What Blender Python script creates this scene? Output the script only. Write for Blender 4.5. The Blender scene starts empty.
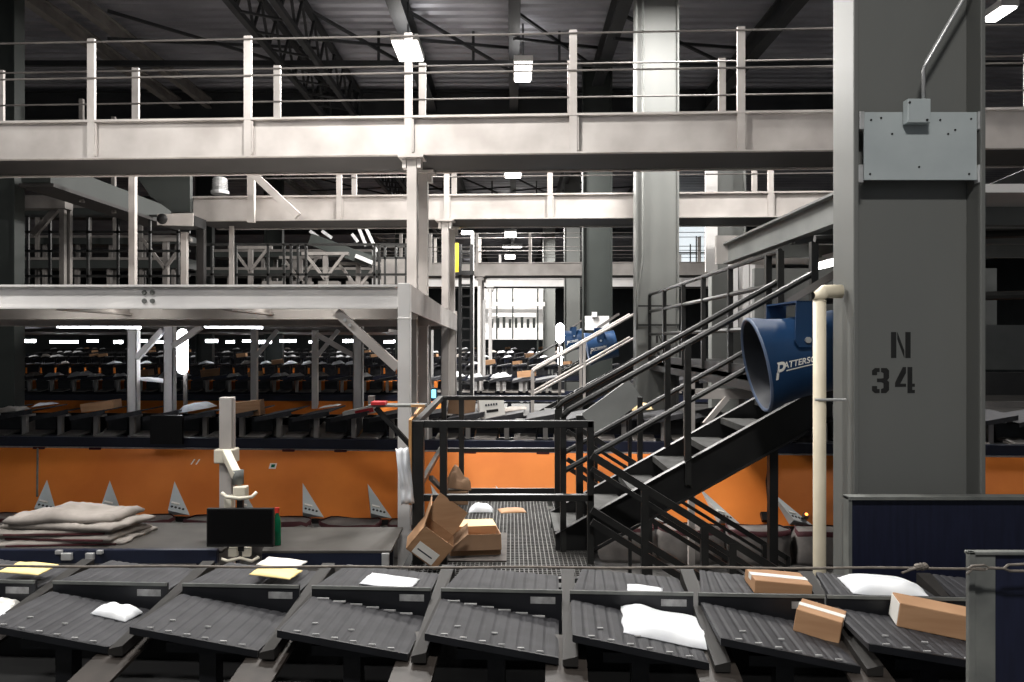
import bpy, bmesh, math, random
from mathutils import Vector, Matrix, noise
random.seed(7)
sc = bpy.context.scene
col = sc.collection
F, CX, CY, EYE = 800.0, 512.0, 341.0, 2.8
V = Vector


def P(px, py, Y):
    return V(((px - CX) * Y / F, Y, EYE - (py - CY) * Y / F))


def XX(px, Y):
    return (px - CX) * Y / F


def ZZ(py, Y):
    return EYE - (py - CY) * Y / F


# ------------------------------------------------------------------ materials
def lin(c):
    return tuple(((v / 255.0) / 12.92 if v / 255.0 <= 0.04045 else ((v / 255.0 + 0.055) / 1.055) ** 2.4) for v in c)


def pm(name, c, c2=None, scale=6.0, rough=0.5, metal=0.0, bump=0.0, detail=4.0, stretch=None, spec=.35):
    m = bpy.data.materials.new(name)
    m.use_nodes = True
    nt = m.node_tree
    b = nt.nodes['Principled BSDF']
    b.inputs['Roughness'].default_value = rough
    b.inputs['Metallic'].default_value = metal
    b.inputs['Specular IOR Level'].default_value = spec
    a = lin(c) + (1,)
    b2 = lin(c2 if c2 else tuple(v * 0.85 for v in c)) + (1,)
    tc = nt.nodes.new('ShaderNodeTexCoord')
    mp = nt.nodes.new('ShaderNodeMapping')
    if stretch:
        mp.inputs['Scale'].default_value = stretch
    nz = nt.nodes.new('ShaderNodeTexNoise')
    nz.inputs['Scale'].default_value = scale
    nz.inputs['Detail'].default_value = detail
    rp = nt.nodes.new('ShaderNodeValToRGB')
    rp.color_ramp.elements[0].position = 0.35
    rp.color_ramp.elements[1].position = 0.68
    rp.color_ramp.elements[0].color = b2
    rp.color_ramp.elements[1].color = a
    nt.links.new(tc.outputs['Object'], mp.inputs['Vector'])
    nt.links.new(mp.outputs['Vector'], nz.inputs['Vector'])
    nt.links.new(nz.outputs['Fac'], rp.inputs['Fac'])
    nt.links.new(rp.outputs['Color'], b.inputs['Base Color'])
    if bump:
        bp = nt.nodes.new('ShaderNodeBump')
        bp.inputs['Strength'].default_value = bump
        bp.inputs['Distance'].default_value = 0.02
        nt.links.new(nz.outputs['Fac'], bp.inputs['Height'])
        nt.links.new(bp.outputs['Normal'], b.inputs['Normal'])
    return m


def em(name, c, s):
    m = bpy.data.materials.new(name)
    m.use_nodes = True
    b = m.node_tree.nodes['Principled BSDF']
    b.inputs['Base Color'].default_value = lin(c) + (1,)
    b.inputs['Emission Color'].default_value = lin(c) + (1,)
    b.inputs['Emission Strength'].default_value = s
    return m


M = dict(
    galv=pm('galvanised_steel', (192, 187, 183), (166, 160, 156), 1.6, 0.55, 0.15, 0.05),
    galv_dark=pm('weathered_steel', (120, 116, 112), (92, 88, 86), 2.0, 0.6, 0.1),
    white=pm('white_paint', (226, 224, 222), (205, 203, 202), 1.2, 0.5),
    black=pm('black_paint', (34, 34, 34), (25, 25, 26), 4, 0.42),
    blackrail=pm('black_rail_paint', (44, 44, 43), (34, 34, 34), 5, 0.38),
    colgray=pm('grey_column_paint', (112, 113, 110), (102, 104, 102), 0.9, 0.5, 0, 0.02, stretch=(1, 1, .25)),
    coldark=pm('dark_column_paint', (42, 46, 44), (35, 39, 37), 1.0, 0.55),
    navy=pm('navy_paint', (30, 36, 54), (24, 28, 44), 2.5, 0.4),
    navydeep=pm('deep_navy_plastic', (27, 31, 52), (21, 24, 42), 7, 0.5, 0, 0.0, stretch=(6, 6, .6)),
    orange=pm('orange_plywood', (220, 128, 54), (200, 110, 42), 1.1, 0.6, 0, 0.0, 6, spec=.2),
    tray=pm('dark_tray_plastic', (60, 60, 63), (46, 46, 49), 9, 0.62, 0, 0.02, spec=.25),
    traydark=pm('black_tray_plastic', (30, 31, 35), (22, 23, 26), 6, 0.4),
    cover=pm('brown_rubber', (36, 34, 32), (28, 26, 25), 8, 0.6),
    link=pm('worn_link_plate', (64, 58, 54), (45, 41, 38), 7, 0.5, 0.1),
    chip=pm('worn_light_mark', (165, 165, 165), (130, 130, 130), 20, 0.5),
    pedestal=pm('grey_pedestal', (118, 120, 116), (92, 94, 92), 6, 0.55),
    carton=pm('brown_cardboard', (176, 138, 104), (160, 122, 90), 3, 0.75, stretch=(1, 1, 8)),
    cartond=pm('dark_cardboard', (128, 100, 76), (108, 84, 64), 3, 0.8),
    cartonl=pm('pale_cardboard', (226, 196, 148), (214, 182, 134), 3, 0.75),
    tape=pm('white_tape', (235, 232, 226), (222, 220, 214), 4, 0.5),
    poly=pm('white_polymailer', (238, 240, 242), (222, 225, 230), 5, 0.4, 0, 0.12),
    yellow=pm('yellow_envelope', (248, 226, 160), (240, 212, 140), 3, 0.6),
    canvas=pm('grey_canvas', (156, 149, 143), (134, 128, 122), 5, 0.85, 0, 0.35),
    sack=pm('mail_sack_cloth', (136, 131, 127), (106, 102, 100), 4, 0.85, 0, 0.4),
    red=pm('dark_red_hem', (82, 40, 45), (64, 34, 38), 8, 0.8),
    redtape=pm('red_tape', (214, 60, 66), (190, 44, 50), 9, 0.5),
    tabletop=pm('grey_table_top', (80, 77, 74), (62, 60, 57), 2.2, 0.6, spec=.2),
    fan=pm('blue_fan_paint', (26, 58, 94), (21, 49, 82), 2, 0.42, 0.05),
    faninner=pm('grey_fan_inner', (46, 49, 56), (38, 41, 48), 3, 0.5),
    fanlip=pm('pale_blue_fan_lip', (88, 102, 126), (76, 90, 114), 6, 0.4),
    pvc=pm('cream_pipe', (222, 212, 190), (206, 196, 172), 3, 0.45),
    plate=pm('light_grey_panel', (182, 190, 191), (166, 174, 176), 2.2, 0.5),
    screen=pm('black_screen', (12, 12, 13), (9, 9, 10), 3, 0.3),
    beige=pm('beige_plastic', (222, 216, 200), (208, 202, 186), 4, 0.5),
    green=pm('green_bottle', (20, 112, 78), (14, 92, 62), 6, 0.2),
    capred=pm('red_cap', (226, 70, 56), (210, 58, 46), 6, 0.4),
    yell=pm('yellow_ladder_paint', (214, 190, 52), (196, 170, 40), 4, 0.5),
    stencil=pm('black_stencil', (24, 24, 24), (32, 32, 32), 14, 0.7),
    floor=pm('grey_concrete', (92, 90, 88), (70, 69, 68), 0.9, 0.65),
    deck=pm('corrugated_roof_deck', (150, 150, 156), (120, 120, 126), 0.5, 0.4, 0.3),
    girder=pm('dark_roof_steel', (46, 47, 49), (36, 37, 39), 1.5, 0.6),
    wall=pm('dark_wall_cladding', (64, 68, 70), (54, 58, 60), 0.6, 0.7),
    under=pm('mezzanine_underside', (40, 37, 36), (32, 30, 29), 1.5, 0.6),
    duct=pm('grey_duct', (136, 138, 136), (116, 118, 117), 1.8, 0.55),
    grate=pm('steel_grating', (84, 83, 81), (64, 63, 62), 12, 0.6, 0.0),
    treadm=pm('grey_tread', (66, 66, 65), (52, 52, 51), 9, 0.7, 0, 0.2, spec=.2),
    silver=pm('bright_hardware', (205, 206, 206), (180, 180, 180), 10, 0.35, 0.5),
    mat_=pm('brown_mat', (82, 76, 72), (66, 61, 58), 16, 0.8),
    wire=pm('grey_wire_rope', (120, 112, 104), (92, 86, 80), 30, 0.6),
    wood=pm('plywood_edge', (196, 150, 100), (178, 130, 84), 10, 0.7),
    lens=em('lamp_lens', (255, 252, 246), 9.0),
    tube=em('tube_light', (248, 250, 255), 22.0),
    skylight=em('daylit_opening', (220, 228, 232), 1.1),
    bluescreen=em('bright_blue_display', (120, 200, 240), 2.0),
    warmled=em('orange_indicator', (255, 140, 60), 6.0),
)


# ------------------------------------------------------------------ mesh tools
class MB:
    def __init__(s):
        s.v, s.f = [], []

    def add(s, vs, fs):
        o = len(s.v)
        s.v += [V(p) for p in vs]
        s.f += [[i + o for i in f] for f in fs]
        return s

    def box(s, x0, x1, y0, y1, z0, z1, mx=None):
        vs = [V((x, y, z)) for z in (z0, z1) for y in (y0, y1) for x in (x0, x1)]
        if mx:
            vs = [mx @ p for p in vs]
        return s.add(vs, [(0, 2, 3, 1), (4, 5, 7, 6), (0, 1, 5, 4), (2, 6, 7, 3), (0, 4, 6, 2), (1, 3, 7, 5)])

    def hexa(s, b, t):
        return s.add(list(b) + list(t), [(3, 2, 1, 0), (4, 5, 6, 7), (0, 1, 5, 4), (1, 2, 6, 5), (2, 3, 7, 6), (3, 0, 4, 7)])

    def bar(s, a, b, w, h, up=(0, 0, 1)):
        a, b = V(a), V(b)
        d = (b - a).normalized()
        up = V(up)
        if abs(d.dot(up)) > 0.99:
            up = V((0, 1, 0))
        r = d.cross(up).normalized() * (w / 2)
        u = r.cross(d).normalized() * (h / 2)
        return s.hexa([a - r - u, a + r - u, a + r + u, a - r + u], [b - r - u, b + r - u, b + r + u, b - r + u])

    def tube(s, pts, r, n=8, r2=None):
        pts = [V(p) for p in pts]
        rings, fs, vs = [], [], []
        for i, p in enumerate(pts):
            if i == 0:
                d = pts[1] - pts[0]
            elif i == len(pts) - 1:
                d = pts[-1] - pts[-2]
            else:
                d = (pts[i + 1] - p).normalized() + (p - pts[i - 1]).normalized()
            d.normalize()
            up = V((0, 0, 1)) if abs(d.z) < 0.95 else V((0, 1, 0))
            x = d.cross(up).normalized()
            y = x.cross(d).normalized()
            rr = r if r2 is None else r + (r2 - r) * i / (len(pts) - 1)
            for k in range(n):
                a = 2 * math.pi * k / n
                vs.append(p + x * math.cos(a) * rr + y * math.sin(a) * rr)
        for i in range(len(pts) - 1):
            for k in range(n):
                k2 = (k + 1) % n
                fs.append((i * n + k, i * n + k2, (i + 1) * n + k2, (i + 1) * n + k))
        fs.append(tuple(reversed(range(n))))
        fs.append(tuple((len(pts) - 1) * n + k for k in range(n)))
        return s.add(vs, fs)

    def prism(s, poly, ext):
        n = len(poly)
        ext = V(ext)
        vs = [V(p) for p in poly] + [V(p) + ext for p in poly]
        fs = [tuple(reversed(range(n))), tuple(range(n, 2 * n))] + [(i, (i + 1) % n, n + (i + 1) % n, n + i) for i in range(n)]
        return s.add(vs, fs)

    def ibeam(s, a, b, depth, fl, t=0.03, up=(0, 0, 1)):
        a, b, up = V(a), V(b), V(up)
        d = (b - a).normalized()
        r = d.cross(up).normalized()
        u = r.cross(d).normalized()
        s.bar(a + u * (depth / 2 - t / 2), b + u * (depth / 2 - t / 2), fl, t, up)
        s.bar(a - u * (depth / 2 - t / 2), b - u * (depth / 2 - t / 2), fl, t, up)
        return s.bar(a, b, t * .8, depth - 2 * t, up)

    def lathe(s, prof, axis_o, axis_d, n=24):
        o, d = V(axis_o), V(axis_d).normalized()
        up = V((0, 0, 1)) if abs(d.z) < .9 else V((0, 1, 0))
        x = d.cross(up).normalized()
        y = x.cross(d)
        vs, fs = [], []
        for (t, r) in prof:
            for k in range(n):
                a = 2 * math.pi * k / n
                vs.append(o + d * t + (x * math.cos(a) + y * math.sin(a)) * r)
        for i in range(len(prof) - 1):
            for k in range(n):
                k2 = (k + 1) % n
                fs.append((i * n + k, i * n + k2, (i + 1) * n + k2, (i + 1) * n + k))
        return s.add(vs, fs)

    def build(s, name, m, parent=None, bevel=0.0, smooth=False, base=None):
        me = bpy.data.meshes.new(name)
        if parent is not None:
            off = V((0, 0, 0))
            q = parent
            while q is not None:
                off += V(q.location)
                q = q.parent
        elif base is not None:
            off = V(base)
        else:
            xs = [p.x for p in s.v]; ys = [p.y for p in s.v]; zs = [p.z for p in s.v]
            off = V(((min(xs) + max(xs)) / 2, (min(ys) + max(ys)) / 2, min(zs)))
        me.from_pydata([tuple(p - off) for p in s.v], [], s.f)
        me.materials.append(m if not isinstance(m, str) else M[m])
        bm = bmesh.new()
        bm.from_mesh(me)
        bmesh.ops.recalc_face_normals(bm, faces=bm.faces)
        bm.to_mesh(me)
        bm.free()
        if smooth:
            for p in me.polygons:
                p.use_smooth = True
        o = bpy.data.objects.new(name, me)
        col.objects.link(o)
        if parent is not None:
            o.parent = parent
        else:
            o.location = off
        if bevel:
            md = o.modifiers.new('bevel', 'BEVEL')
            md.width = bevel
            md.segments = 2
            md.limit_method = 'ANGLE'
        return o


def tag(o, label, cat, group=None, kind=None):
    o['label'] = label
    o['category'] = cat
    if group:
        o['group'] = group
    if kind:
        o['kind'] = kind
    return o


def empty(name, loc, label, cat, group=None):
    o = bpy.data.objects.new(name, None)
    o.empty_display_size = 0.1
    col.objects.link(o)
    o.location = loc
    return tag(o, label, cat, group)


def struct(name, mb, m, **k):
    o = mb.build(name, m, **k)
    o['kind'] = 'structure'
    return o


def copy_tree(o, parent=None):
    c = o.copy()
    col.objects.link(c)
    if parent is not None:
        c.parent = parent
    for ch in list(o.children):
        copy_tree(ch, c)
    return c


class Line:
    """frame of a sorter line: x along it, y away from the camera"""
    def __init__(s, D, deg):
        a = math.radians(deg)
        s.D, s.rot = D, a
        s.u = V((math.cos(a), math.sin(a), 0))
        s.w = V((-math.sin(a), math.cos(a), 0))

    def p(s, x, y, z):
        return V((0, s.D, 0)) + s.u * x + s.w * y + V((0, 0, z))

    def mx(s, x, y, z):
        return Matrix.Translation(s.p(x, y, z)) @ Matrix.Rotation(s.rot, 4, 'Z')

    def at(s, px, y):
        # line x where the ray through pixel column px meets the line's y
        k = (px - CX) / F
        # X = k*Y ; u.x*x + w.x*y = k*(D + u.y*x + w.y*y)
        return (k * (s.D + s.w.y * y) - s.w.x * y) / (s.u.x - k * s.u.y)


# ------------------------------------------------------------------ the shell
struct('floor', MB().box(-42, 42, -8, 90, -.2, 0), 'floor')
d = MB()
ys, prof = -8.0, []
while ys < 90:
    prof += [(ys, 10.06), (ys + .14, 10.06), (ys + .19, 10.0), (ys + .33, 10.0)]
    ys += .38
vs = [(-42, y, z) for y, z in prof] + [(42, y, z) for y, z in prof]
n = len(prof)
d.add(vs, [(i, i + 1, n + i + 1, n + i) for i in range(n - 1)])
d.box(-42, 42, -8, 90.3, 10.2, 10.4)
struct('ceiling', d, 'deck')
struct('wall_back', MB().box(-42, 42, 90, 90.3, 0, 10.2), 'wall')
struct('wall_left', MB().box(-42.3, -42, -8, 90, 0, 10.2), 'wall')
struct('wall_right', MB().box(42, 42.3, -8, 90, 0, 10.2), 'wall')


# ------------------------------------------------------------------ roof steel
for X, w, lab in ((-9.6, .2, 'dark roof girder running away over the left end of the near walkway, outermost one'),
                  (-8.7, .16, 'dark roof girder running away, second from the left over the walkway'),
                  (-2.3, .3, 'dark roof girder running away just left of the long bright ceiling lamp'),
                  (.05, .24, 'narrow dark roof girder running away over the square ceiling lamp'),
                  (2.2, .28, 'dark roof girder running away just left of the pale grey column'),
                  (5.6, .26, 'dark roof girder running away between the pale column and the big grey column')):
    thin = X < -8
    g = MB().ibeam((X, 8, 9.62), (X, 88, 9.62), .3 if thin else .5, w, .04)
    tag(g.build('roof_girder', 'galv_dark' if thin else 'girder'), lab, 'beam', 'roof girders')
for X in (-4.75,):
    t = empty('roof_truss', (X, 40, 9.0), 'deep black lattice roof truss running away left of the long ceiling lamp', 'truss')
    for dx in (-.42, .42):
        MB().bar((X + dx, 9, 9.0), (X + dx, 80, 9.0), .12, .12).build('bottom_chord', 'girder', t)
        MB().bar((X + dx, 9, 9.85), (X + dx, 80, 9.85), .12, .12).build('top_chord', 'girder', t)
    web = MB()
    y = 9.0
    while y < 60:
        for dx in (-.42, .42):
            web.bar((X + dx, y, 9.05), (X + dx, y + .5, 9.8), .05, .05)
            web.bar((X + dx, y + .5, 9.8), (X + dx, y + 1.0, 9.05), .05, .05)
        web.bar((X - .42, y, 9.0), (X + .42, y + .5, 9.0), .05, .04)
        y += 1.0
    web.build('lattice', 'girder', t)
for Y, lab in ((18.6, 'thin dark roof tie bar crossing nearest the camera'), (28.5, 'thin dark roof tie bar beyond the deep cross girder'),
               (36, 'far thin dark roof tie bar seen under the near walkway')):
    t = empty('roof_tie', (0, Y, 9.2), lab, 'beam', 'roof ties')
    MB().bar((-20, Y, 9.25), (20, Y, 9.25), .1, .12).build('tie_bar', 'girder', t)
    for xa, xb in ((-8.7, -4.75), (-4.33, -2.25), (-2.25, .05), (.05, 2.2), (2.2, 5.6)):
        b = MB()
        b.bar((xa, Y - 1.4, 9.3), (xb, Y + .8, 9.9), .06, .06)
        b.bar((xa, Y - 1.4, 9.9), (xb, Y + .8, 9.3), .06, .06)
        b.build('cross_brace', 'girder', t)
    for x in (-3.1, -.9, 1.1):
        MB().bar((x, Y, 9.2), (x, Y, 10), .06, .06).build('hanger', 'girder', t)
g = MB().ibeam((-20, 23, 9.55), (12, 23, 9.55), .85, .4, .05)
tag(g.build('cross_girder', 'girder'), 'deep dark girder crossing the hall below the roof deck', 'beam')
g = MB().ibeam((-20, 47, 9.5), (20, 47, 9.5), .9, .4, .05)
tag(g.build('cross_girder', 'girder'), 'far deep girder crossing the hall beyond the second walkway', 'beam')


# ------------------------------------------------------------------ lamps and lights
def area(name, loc, size, power, color=(1, .97, .93), rot=(0, 0, 0), sy=None, spread=None):
    l = bpy.data.lights.new(name, 'AREA')
    l.energy = power
    l.size = size
    if sy:
        l.shape = 'RECTANGLE'
        l.size_y = sy
    l.color = color
    if spread:
        l.spread = math.radians(spread)
    o = bpy.data.objects.new(name, l)
    col.objects.link(o)
    o.location = loc
    o.rotation_euler = [math.radians(a) for a in rot]
    return o


def high_bay(x0, x1, y0, y1, z, lab, power, top=9.9):
    c = V(((x0 + x1) / 2, (y0 + y1) / 2, z))
    t = empty('ceiling_light', c, lab, 'lamp')
    MB().box(x0, x1, y0, y1, z, z + .03).build('lens', 'lens', t)
    b = MB().box(x0 - .03, x1 + .03, y0 - .03, y1 + .03, z + .032, z + .16)
    b.build('housing', 'white', t, .01)
    MB().box(c.x - .02, c.x + .02, c.y - .02, c.y + .02, z + .16, top).build('hanger_rod', 'girder', t)
    if power:
        area('ceiling_light_glow', (c.x, c.y, z - .05), x1 - x0, power, sy=y1 - y0)
        area('added_roof_fill', (c.x, c.y, z + .2), x1 - x0, power * .012, sy=y1 - y0, rot=(180, 0, 0))  # upward fill added to brighten the roof deck


LAMP_Z = 8.8
def lampbox(px0, px1, py0, py1, lab, power):
    ya, yb = 6.0 * F / (CY - py0), 6.0 * F / (CY - py1)
    ym = (ya + yb) / 2
    high_bay(XX(px0, ym), XX(px1, ym), ya, yb, LAMP_Z, lab, power)


lampbox(396, 420, 42, 61.5, 'long bright ceiling lamp above the middle of the near walkway', 1400)
lampbox(515, 531, 63, 82, 'square bright ceiling lamp above the near walkway, right of the long lamp', 1000)
lampbox(991, 1006, 8, 22, 'slanted bright ceiling lamp at the upper right beyond the big column', 600)
lampbox(505, 521, 168, 178, 'small ceiling lamp seen below the near walkway beam', 1500)
lampbox(505, 516, 232.5, 237, 'far ceiling lamp above the third walkway, upper of two in a column', 1500)
lampbox(505, 515, 255.5, 259, 'farthest ceiling lamp just over the third walkway beam', 0)
high_bay(-2.2, -1.2, 7.6, 8.2, LAMP_Z, 'added fill lamp in front of the nearest walkway, out of the picture above', 640)  # unseen lamp added to brighten the middle of the near walkway beam
high_bay(-1.2, -.2, 12.2, 12.8, LAMP_Z, 'added fill lamp between the two nearest walkways, out of the picture above', 300)  # unseen lamp added for the second walkway's front
high_bay(2.2, 3.2, 11.6, 12.2, LAMP_Z, 'added fill lamp before the pale column, out of the picture above', 650)  # unseen lamp added to lift the pale column
high_bay(-7.2, -6.0, 4.2, 4.8, LAMP_Z, 'added fill lamp over the left packing table, out of the picture', 600)  # unseen lamp added to light the platform's front beam
high_bay(-.6, .6, -2.0, -1.4, LAMP_Z, 'added fill lamp behind the camera position', 600)  # unseen lamp added for the front faces of the big column
high_bay(4.4, 5.6, 9.0, 9.6, LAMP_Z, 'added fill lamp above the stairs, out of the picture', 70)  # weak unseen fill lamp added over the stairs


# ------------------------------------------------------------------ steel columns
COLS = []


def column(px, Y, lab, m='colgray', w=.76, dp=.3, z1=10.0, X=None):
    X = XX(px, Y + dp / 2) if X is None else X
    COLS.append((X, Y + dp / 2))
    b = MB()
    b.box(X - w / 2, X - w / 2 + .03, Y, Y + dp, 0, z1)
    b.box(X + w / 2 - .03, X + w / 2, Y, Y + dp, 0, z1)
    b.box(X - w / 2 + .03, X + w / 2 - .03, Y + dp / 2 - .012, Y + dp / 2 + .012, 0, z1)
    b.box(X - w / 2 - .1, X + w / 2 + .1, Y - .08, Y + dp + .08, 0, .03)
    e = empty('steel_column', (X, Y + dp / 2, 0), lab, 'column')
    b.build('shaft', m, e, .006 if Y < 6 else 0)
    return e, X


def glyphs(mb, strokes, ox, oz, s, Y, th=.002):
    """stencil strokes as flat quads in the XZ plane"""
    for q in strokes:
        mb.prism([(ox + x * s, Y, oz + z * s) for x, z in q], (0, -th, 0))


GN = [[(0, 0), (.2, 0), (.2, 1), (0, 1)], [(.55, 0), (.75, 0), (.75, 1), (.55, 1)], [(.24, .72), (.24, 1), (.51, .28), (.51, 0)]]
G3 = [[(.0, .72), (.2, .72), (.2, .84), (.3, .84), (.3, 1), (.12, 1), (0, .9)], [(.36, 1), (.36, .84), (.46, .8), (.46, .6), (.36, .58), (.2, .58), (.2, .44), (.36, .44), (.46, .4), (.46, .2), (.36, .16), (.36, 0), (.56, 0), (.68, .12), (.68, .44), (.6, .51), (.68, .6), (.68, .9), (.58, 1)],
      [(.0, .28), (.2, .28), (.2, .16), (.3, .16), (.3, 0), (.12, 0), (0, .1)]]
G4 = [[(.42, .36), (.42, 1), (.3, 1), (0, .4), (0, .24), (.42, .24), (.42, .36), (.2, .36), (.4, .78)], [(.48, 1), (.66, 1), (.66, .36), (.76, .36), (.76, .24), (.66, .24), (.66, .12), (.76, .12), (.76, 0), (.48, 0)]]
G4 = [[(.42, 1), (.3, 1), (0, .4), (0, .24), (.42, .24), (.42, .36), (.2, .36), (.42, .78)], G4[1]]

big, BX = column(0, 4.6, 'big grey steel column stencilled N 34, filling the right of the picture', X=2.345)
wy = 4.6 + .15 - .0125
for nm, g, px, py0, py1 in (('stencil_letter', GN, 891, 332, 358), ('stencil_numeral', G3, 872, 368, 393), ('stencil_numeral', G4, 895, 367, 393)):
    s = (py1 - py0) * wy / F
    b = MB()
    glyphs(b, g, XX(px, wy), ZZ(py1, wy), s, wy)
    b.build(nm, 'stencil', big)

# panel, junction box, conduit on the big column
yp = 4.62
e = empty('mounting_panel', P(920, 180, yp), 'light grey steel plate clipped between the flanges of the big column', 'panel')
MB().box(XX(864, yp), XX(977, yp), yp, yp + .012, ZZ(180, yp), ZZ(112, yp)).build('plate', 'plate', e, .002)
for px, py in ((861, 121), (860, 174), (979.5, 121), (979.5, 174)):
    MB().box(XX(px - 2.5, yp), XX(px + 2.5, yp), yp - .015, yp + .03, ZZ(py + 9, yp), ZZ(py - 9, yp)).build('clip', 'silver', e, .003)
b = MB()
for px, py in ((871, 120), (881, 118), (892, 134), (940, 120), (955, 130), (948, 134), (870, 174), (919, 167), (971, 119), (969, 174)):
    b.lathe([(0, 0.0), (0, .006), (.004, .006), (.004, 0)], P(px, py, yp), (0, -1, 0), 8)
b.build('screw_holes', 'stencil', e)
e = empty('junction_box', P(919, 123, 4.55), 'small square electrical box on top of the light grey plate', 'electrical box')
MB().box(XX(907, 4.56), XX(930, 4.56), 4.55, 4.61, ZZ(123, 4.56), ZZ(99, 4.56)).build('cover', 'plate', e, .004)
b = MB()
for px, py in ((909.5, 102.5), (927, 120)):
    b.lathe([(0, 0.0), (0, .007), (.005, .007), (.005, 0)], P(px, py, 4.55), (0, -1, 0), 8)
b.build('screw', 'stencil', e)
b = MB().tube([P(923.5, 99, 4.6), P(923.5, 70, 4.6), P(926, 62, 4.6), P(966, -6, 4.6), P(1000, -64, 4.6)], .012, 10)
tag(b.build('conduit', 'silver', smooth=True), 'thin bent metal conduit rising from the electrical box on the big column', 'conduit')

# cream pipe beside the column
e = empty('drain_pipe', (XX(819.5, 4.72), 4.72, 0), 'cream plastic pipe standing upright against the left flange of the big column', 'pipe')
xp = XX(819.5, 4.72)
MB().tube([(xp, 4.72, .01), (xp, 4.72, ZZ(300, 4.72))], .037, 16).build('riser', 'pvc', e, smooth=True)
MB().tube([(xp, 4.72, ZZ(301, 4.72)), (xp + .005, 4.72, ZZ(295, 4.72)), (xp + .03, 4.72, ZZ(291.5, 4.72)), (xp + .13, 4.72, ZZ(291.5, 4.72))], .041, 16).build('elbow', 'pvc', e, smooth=True)
MB().tube([(xp - .042, 4.68, ZZ(399.5, 4.7)), (xp + .14, 4.68, ZZ(399.5, 4.7))], .008, 8).build('bracket', 'silver', e)

rear, RX = column(656, 14.05, 'pale grey steel column behind the stair handrails, marked N 3', 'colgray')
wy = 14.05 + .15 - .0125
for nm, g, px, py0, py1 in (('stencil_letter', GN, 656, 333, 343), ('stencil_numeral', G3, 653, 352, 362)):
    b = MB()
    glyphs(b, g, XX(px, wy), ZZ(py1, wy), (py1 - py0) * wy / F, wy, .006)
    b.build(nm, 'stencil', rear)
b = MB()
for py in (306, 325):
    b.box(RX - .38, RX + .38, 14.03, 14.05, ZZ(py + .8, 14.05), ZZ(py - .8, 14.05))
b.build('strap', 'black', rear)
b = MB().tube([P(643, -10, 13.98), P(643, 258, 13.98), P(639, 285, 13.98), P(637, 300, 13.98), P(637, 330, 13.98)], .02, 8)
tag(b.build('conduit', 'colgray', smooth=True), 'long vertical conduit on the left edge of the pale grey column', 'conduit')
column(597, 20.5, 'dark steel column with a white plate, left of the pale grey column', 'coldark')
b = MB().box(XX(585, 20.4), XX(609, 20.4), 20.38, 20.42, ZZ(330, 20.4), ZZ(316, 20.4))
wp = tag(b.build('mounting_panel', 'white'), 'white plate on the dark column left of the pale column', 'panel')
b = MB().box(XX(592, 20.3), XX(597, 20.3), 20.3, 20.375, ZZ(317, 20.3), ZZ(312, 20.3))
b.build('junction_box', 'white', wp)
column(572, 33.3, 'pale slim steel column left of the dark column, under the third walkway', 'colgray', w=.66, z1=10)
column(549, 46, 'far grey column at the right of the bright central aisle', 'colgray', w=.7)
c727, _ = column(727, 17.2, 'grey column behind the upper walkway guard rail, right of the pale column', 'colgray', w=.74, z1=6.6)
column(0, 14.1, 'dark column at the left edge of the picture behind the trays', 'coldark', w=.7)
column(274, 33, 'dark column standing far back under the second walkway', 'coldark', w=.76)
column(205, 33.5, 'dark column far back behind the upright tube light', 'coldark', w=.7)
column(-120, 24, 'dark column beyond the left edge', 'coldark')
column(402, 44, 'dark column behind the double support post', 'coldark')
b = MB().box(XX(705, 16.9), XX(717, 16.9), 16.85, 16.9, ZZ(272, 16.9), ZZ(166, 16.9))
b.build('cover_panel', 'white', c727)['label'] = 'pale vertical cover panel'


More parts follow.
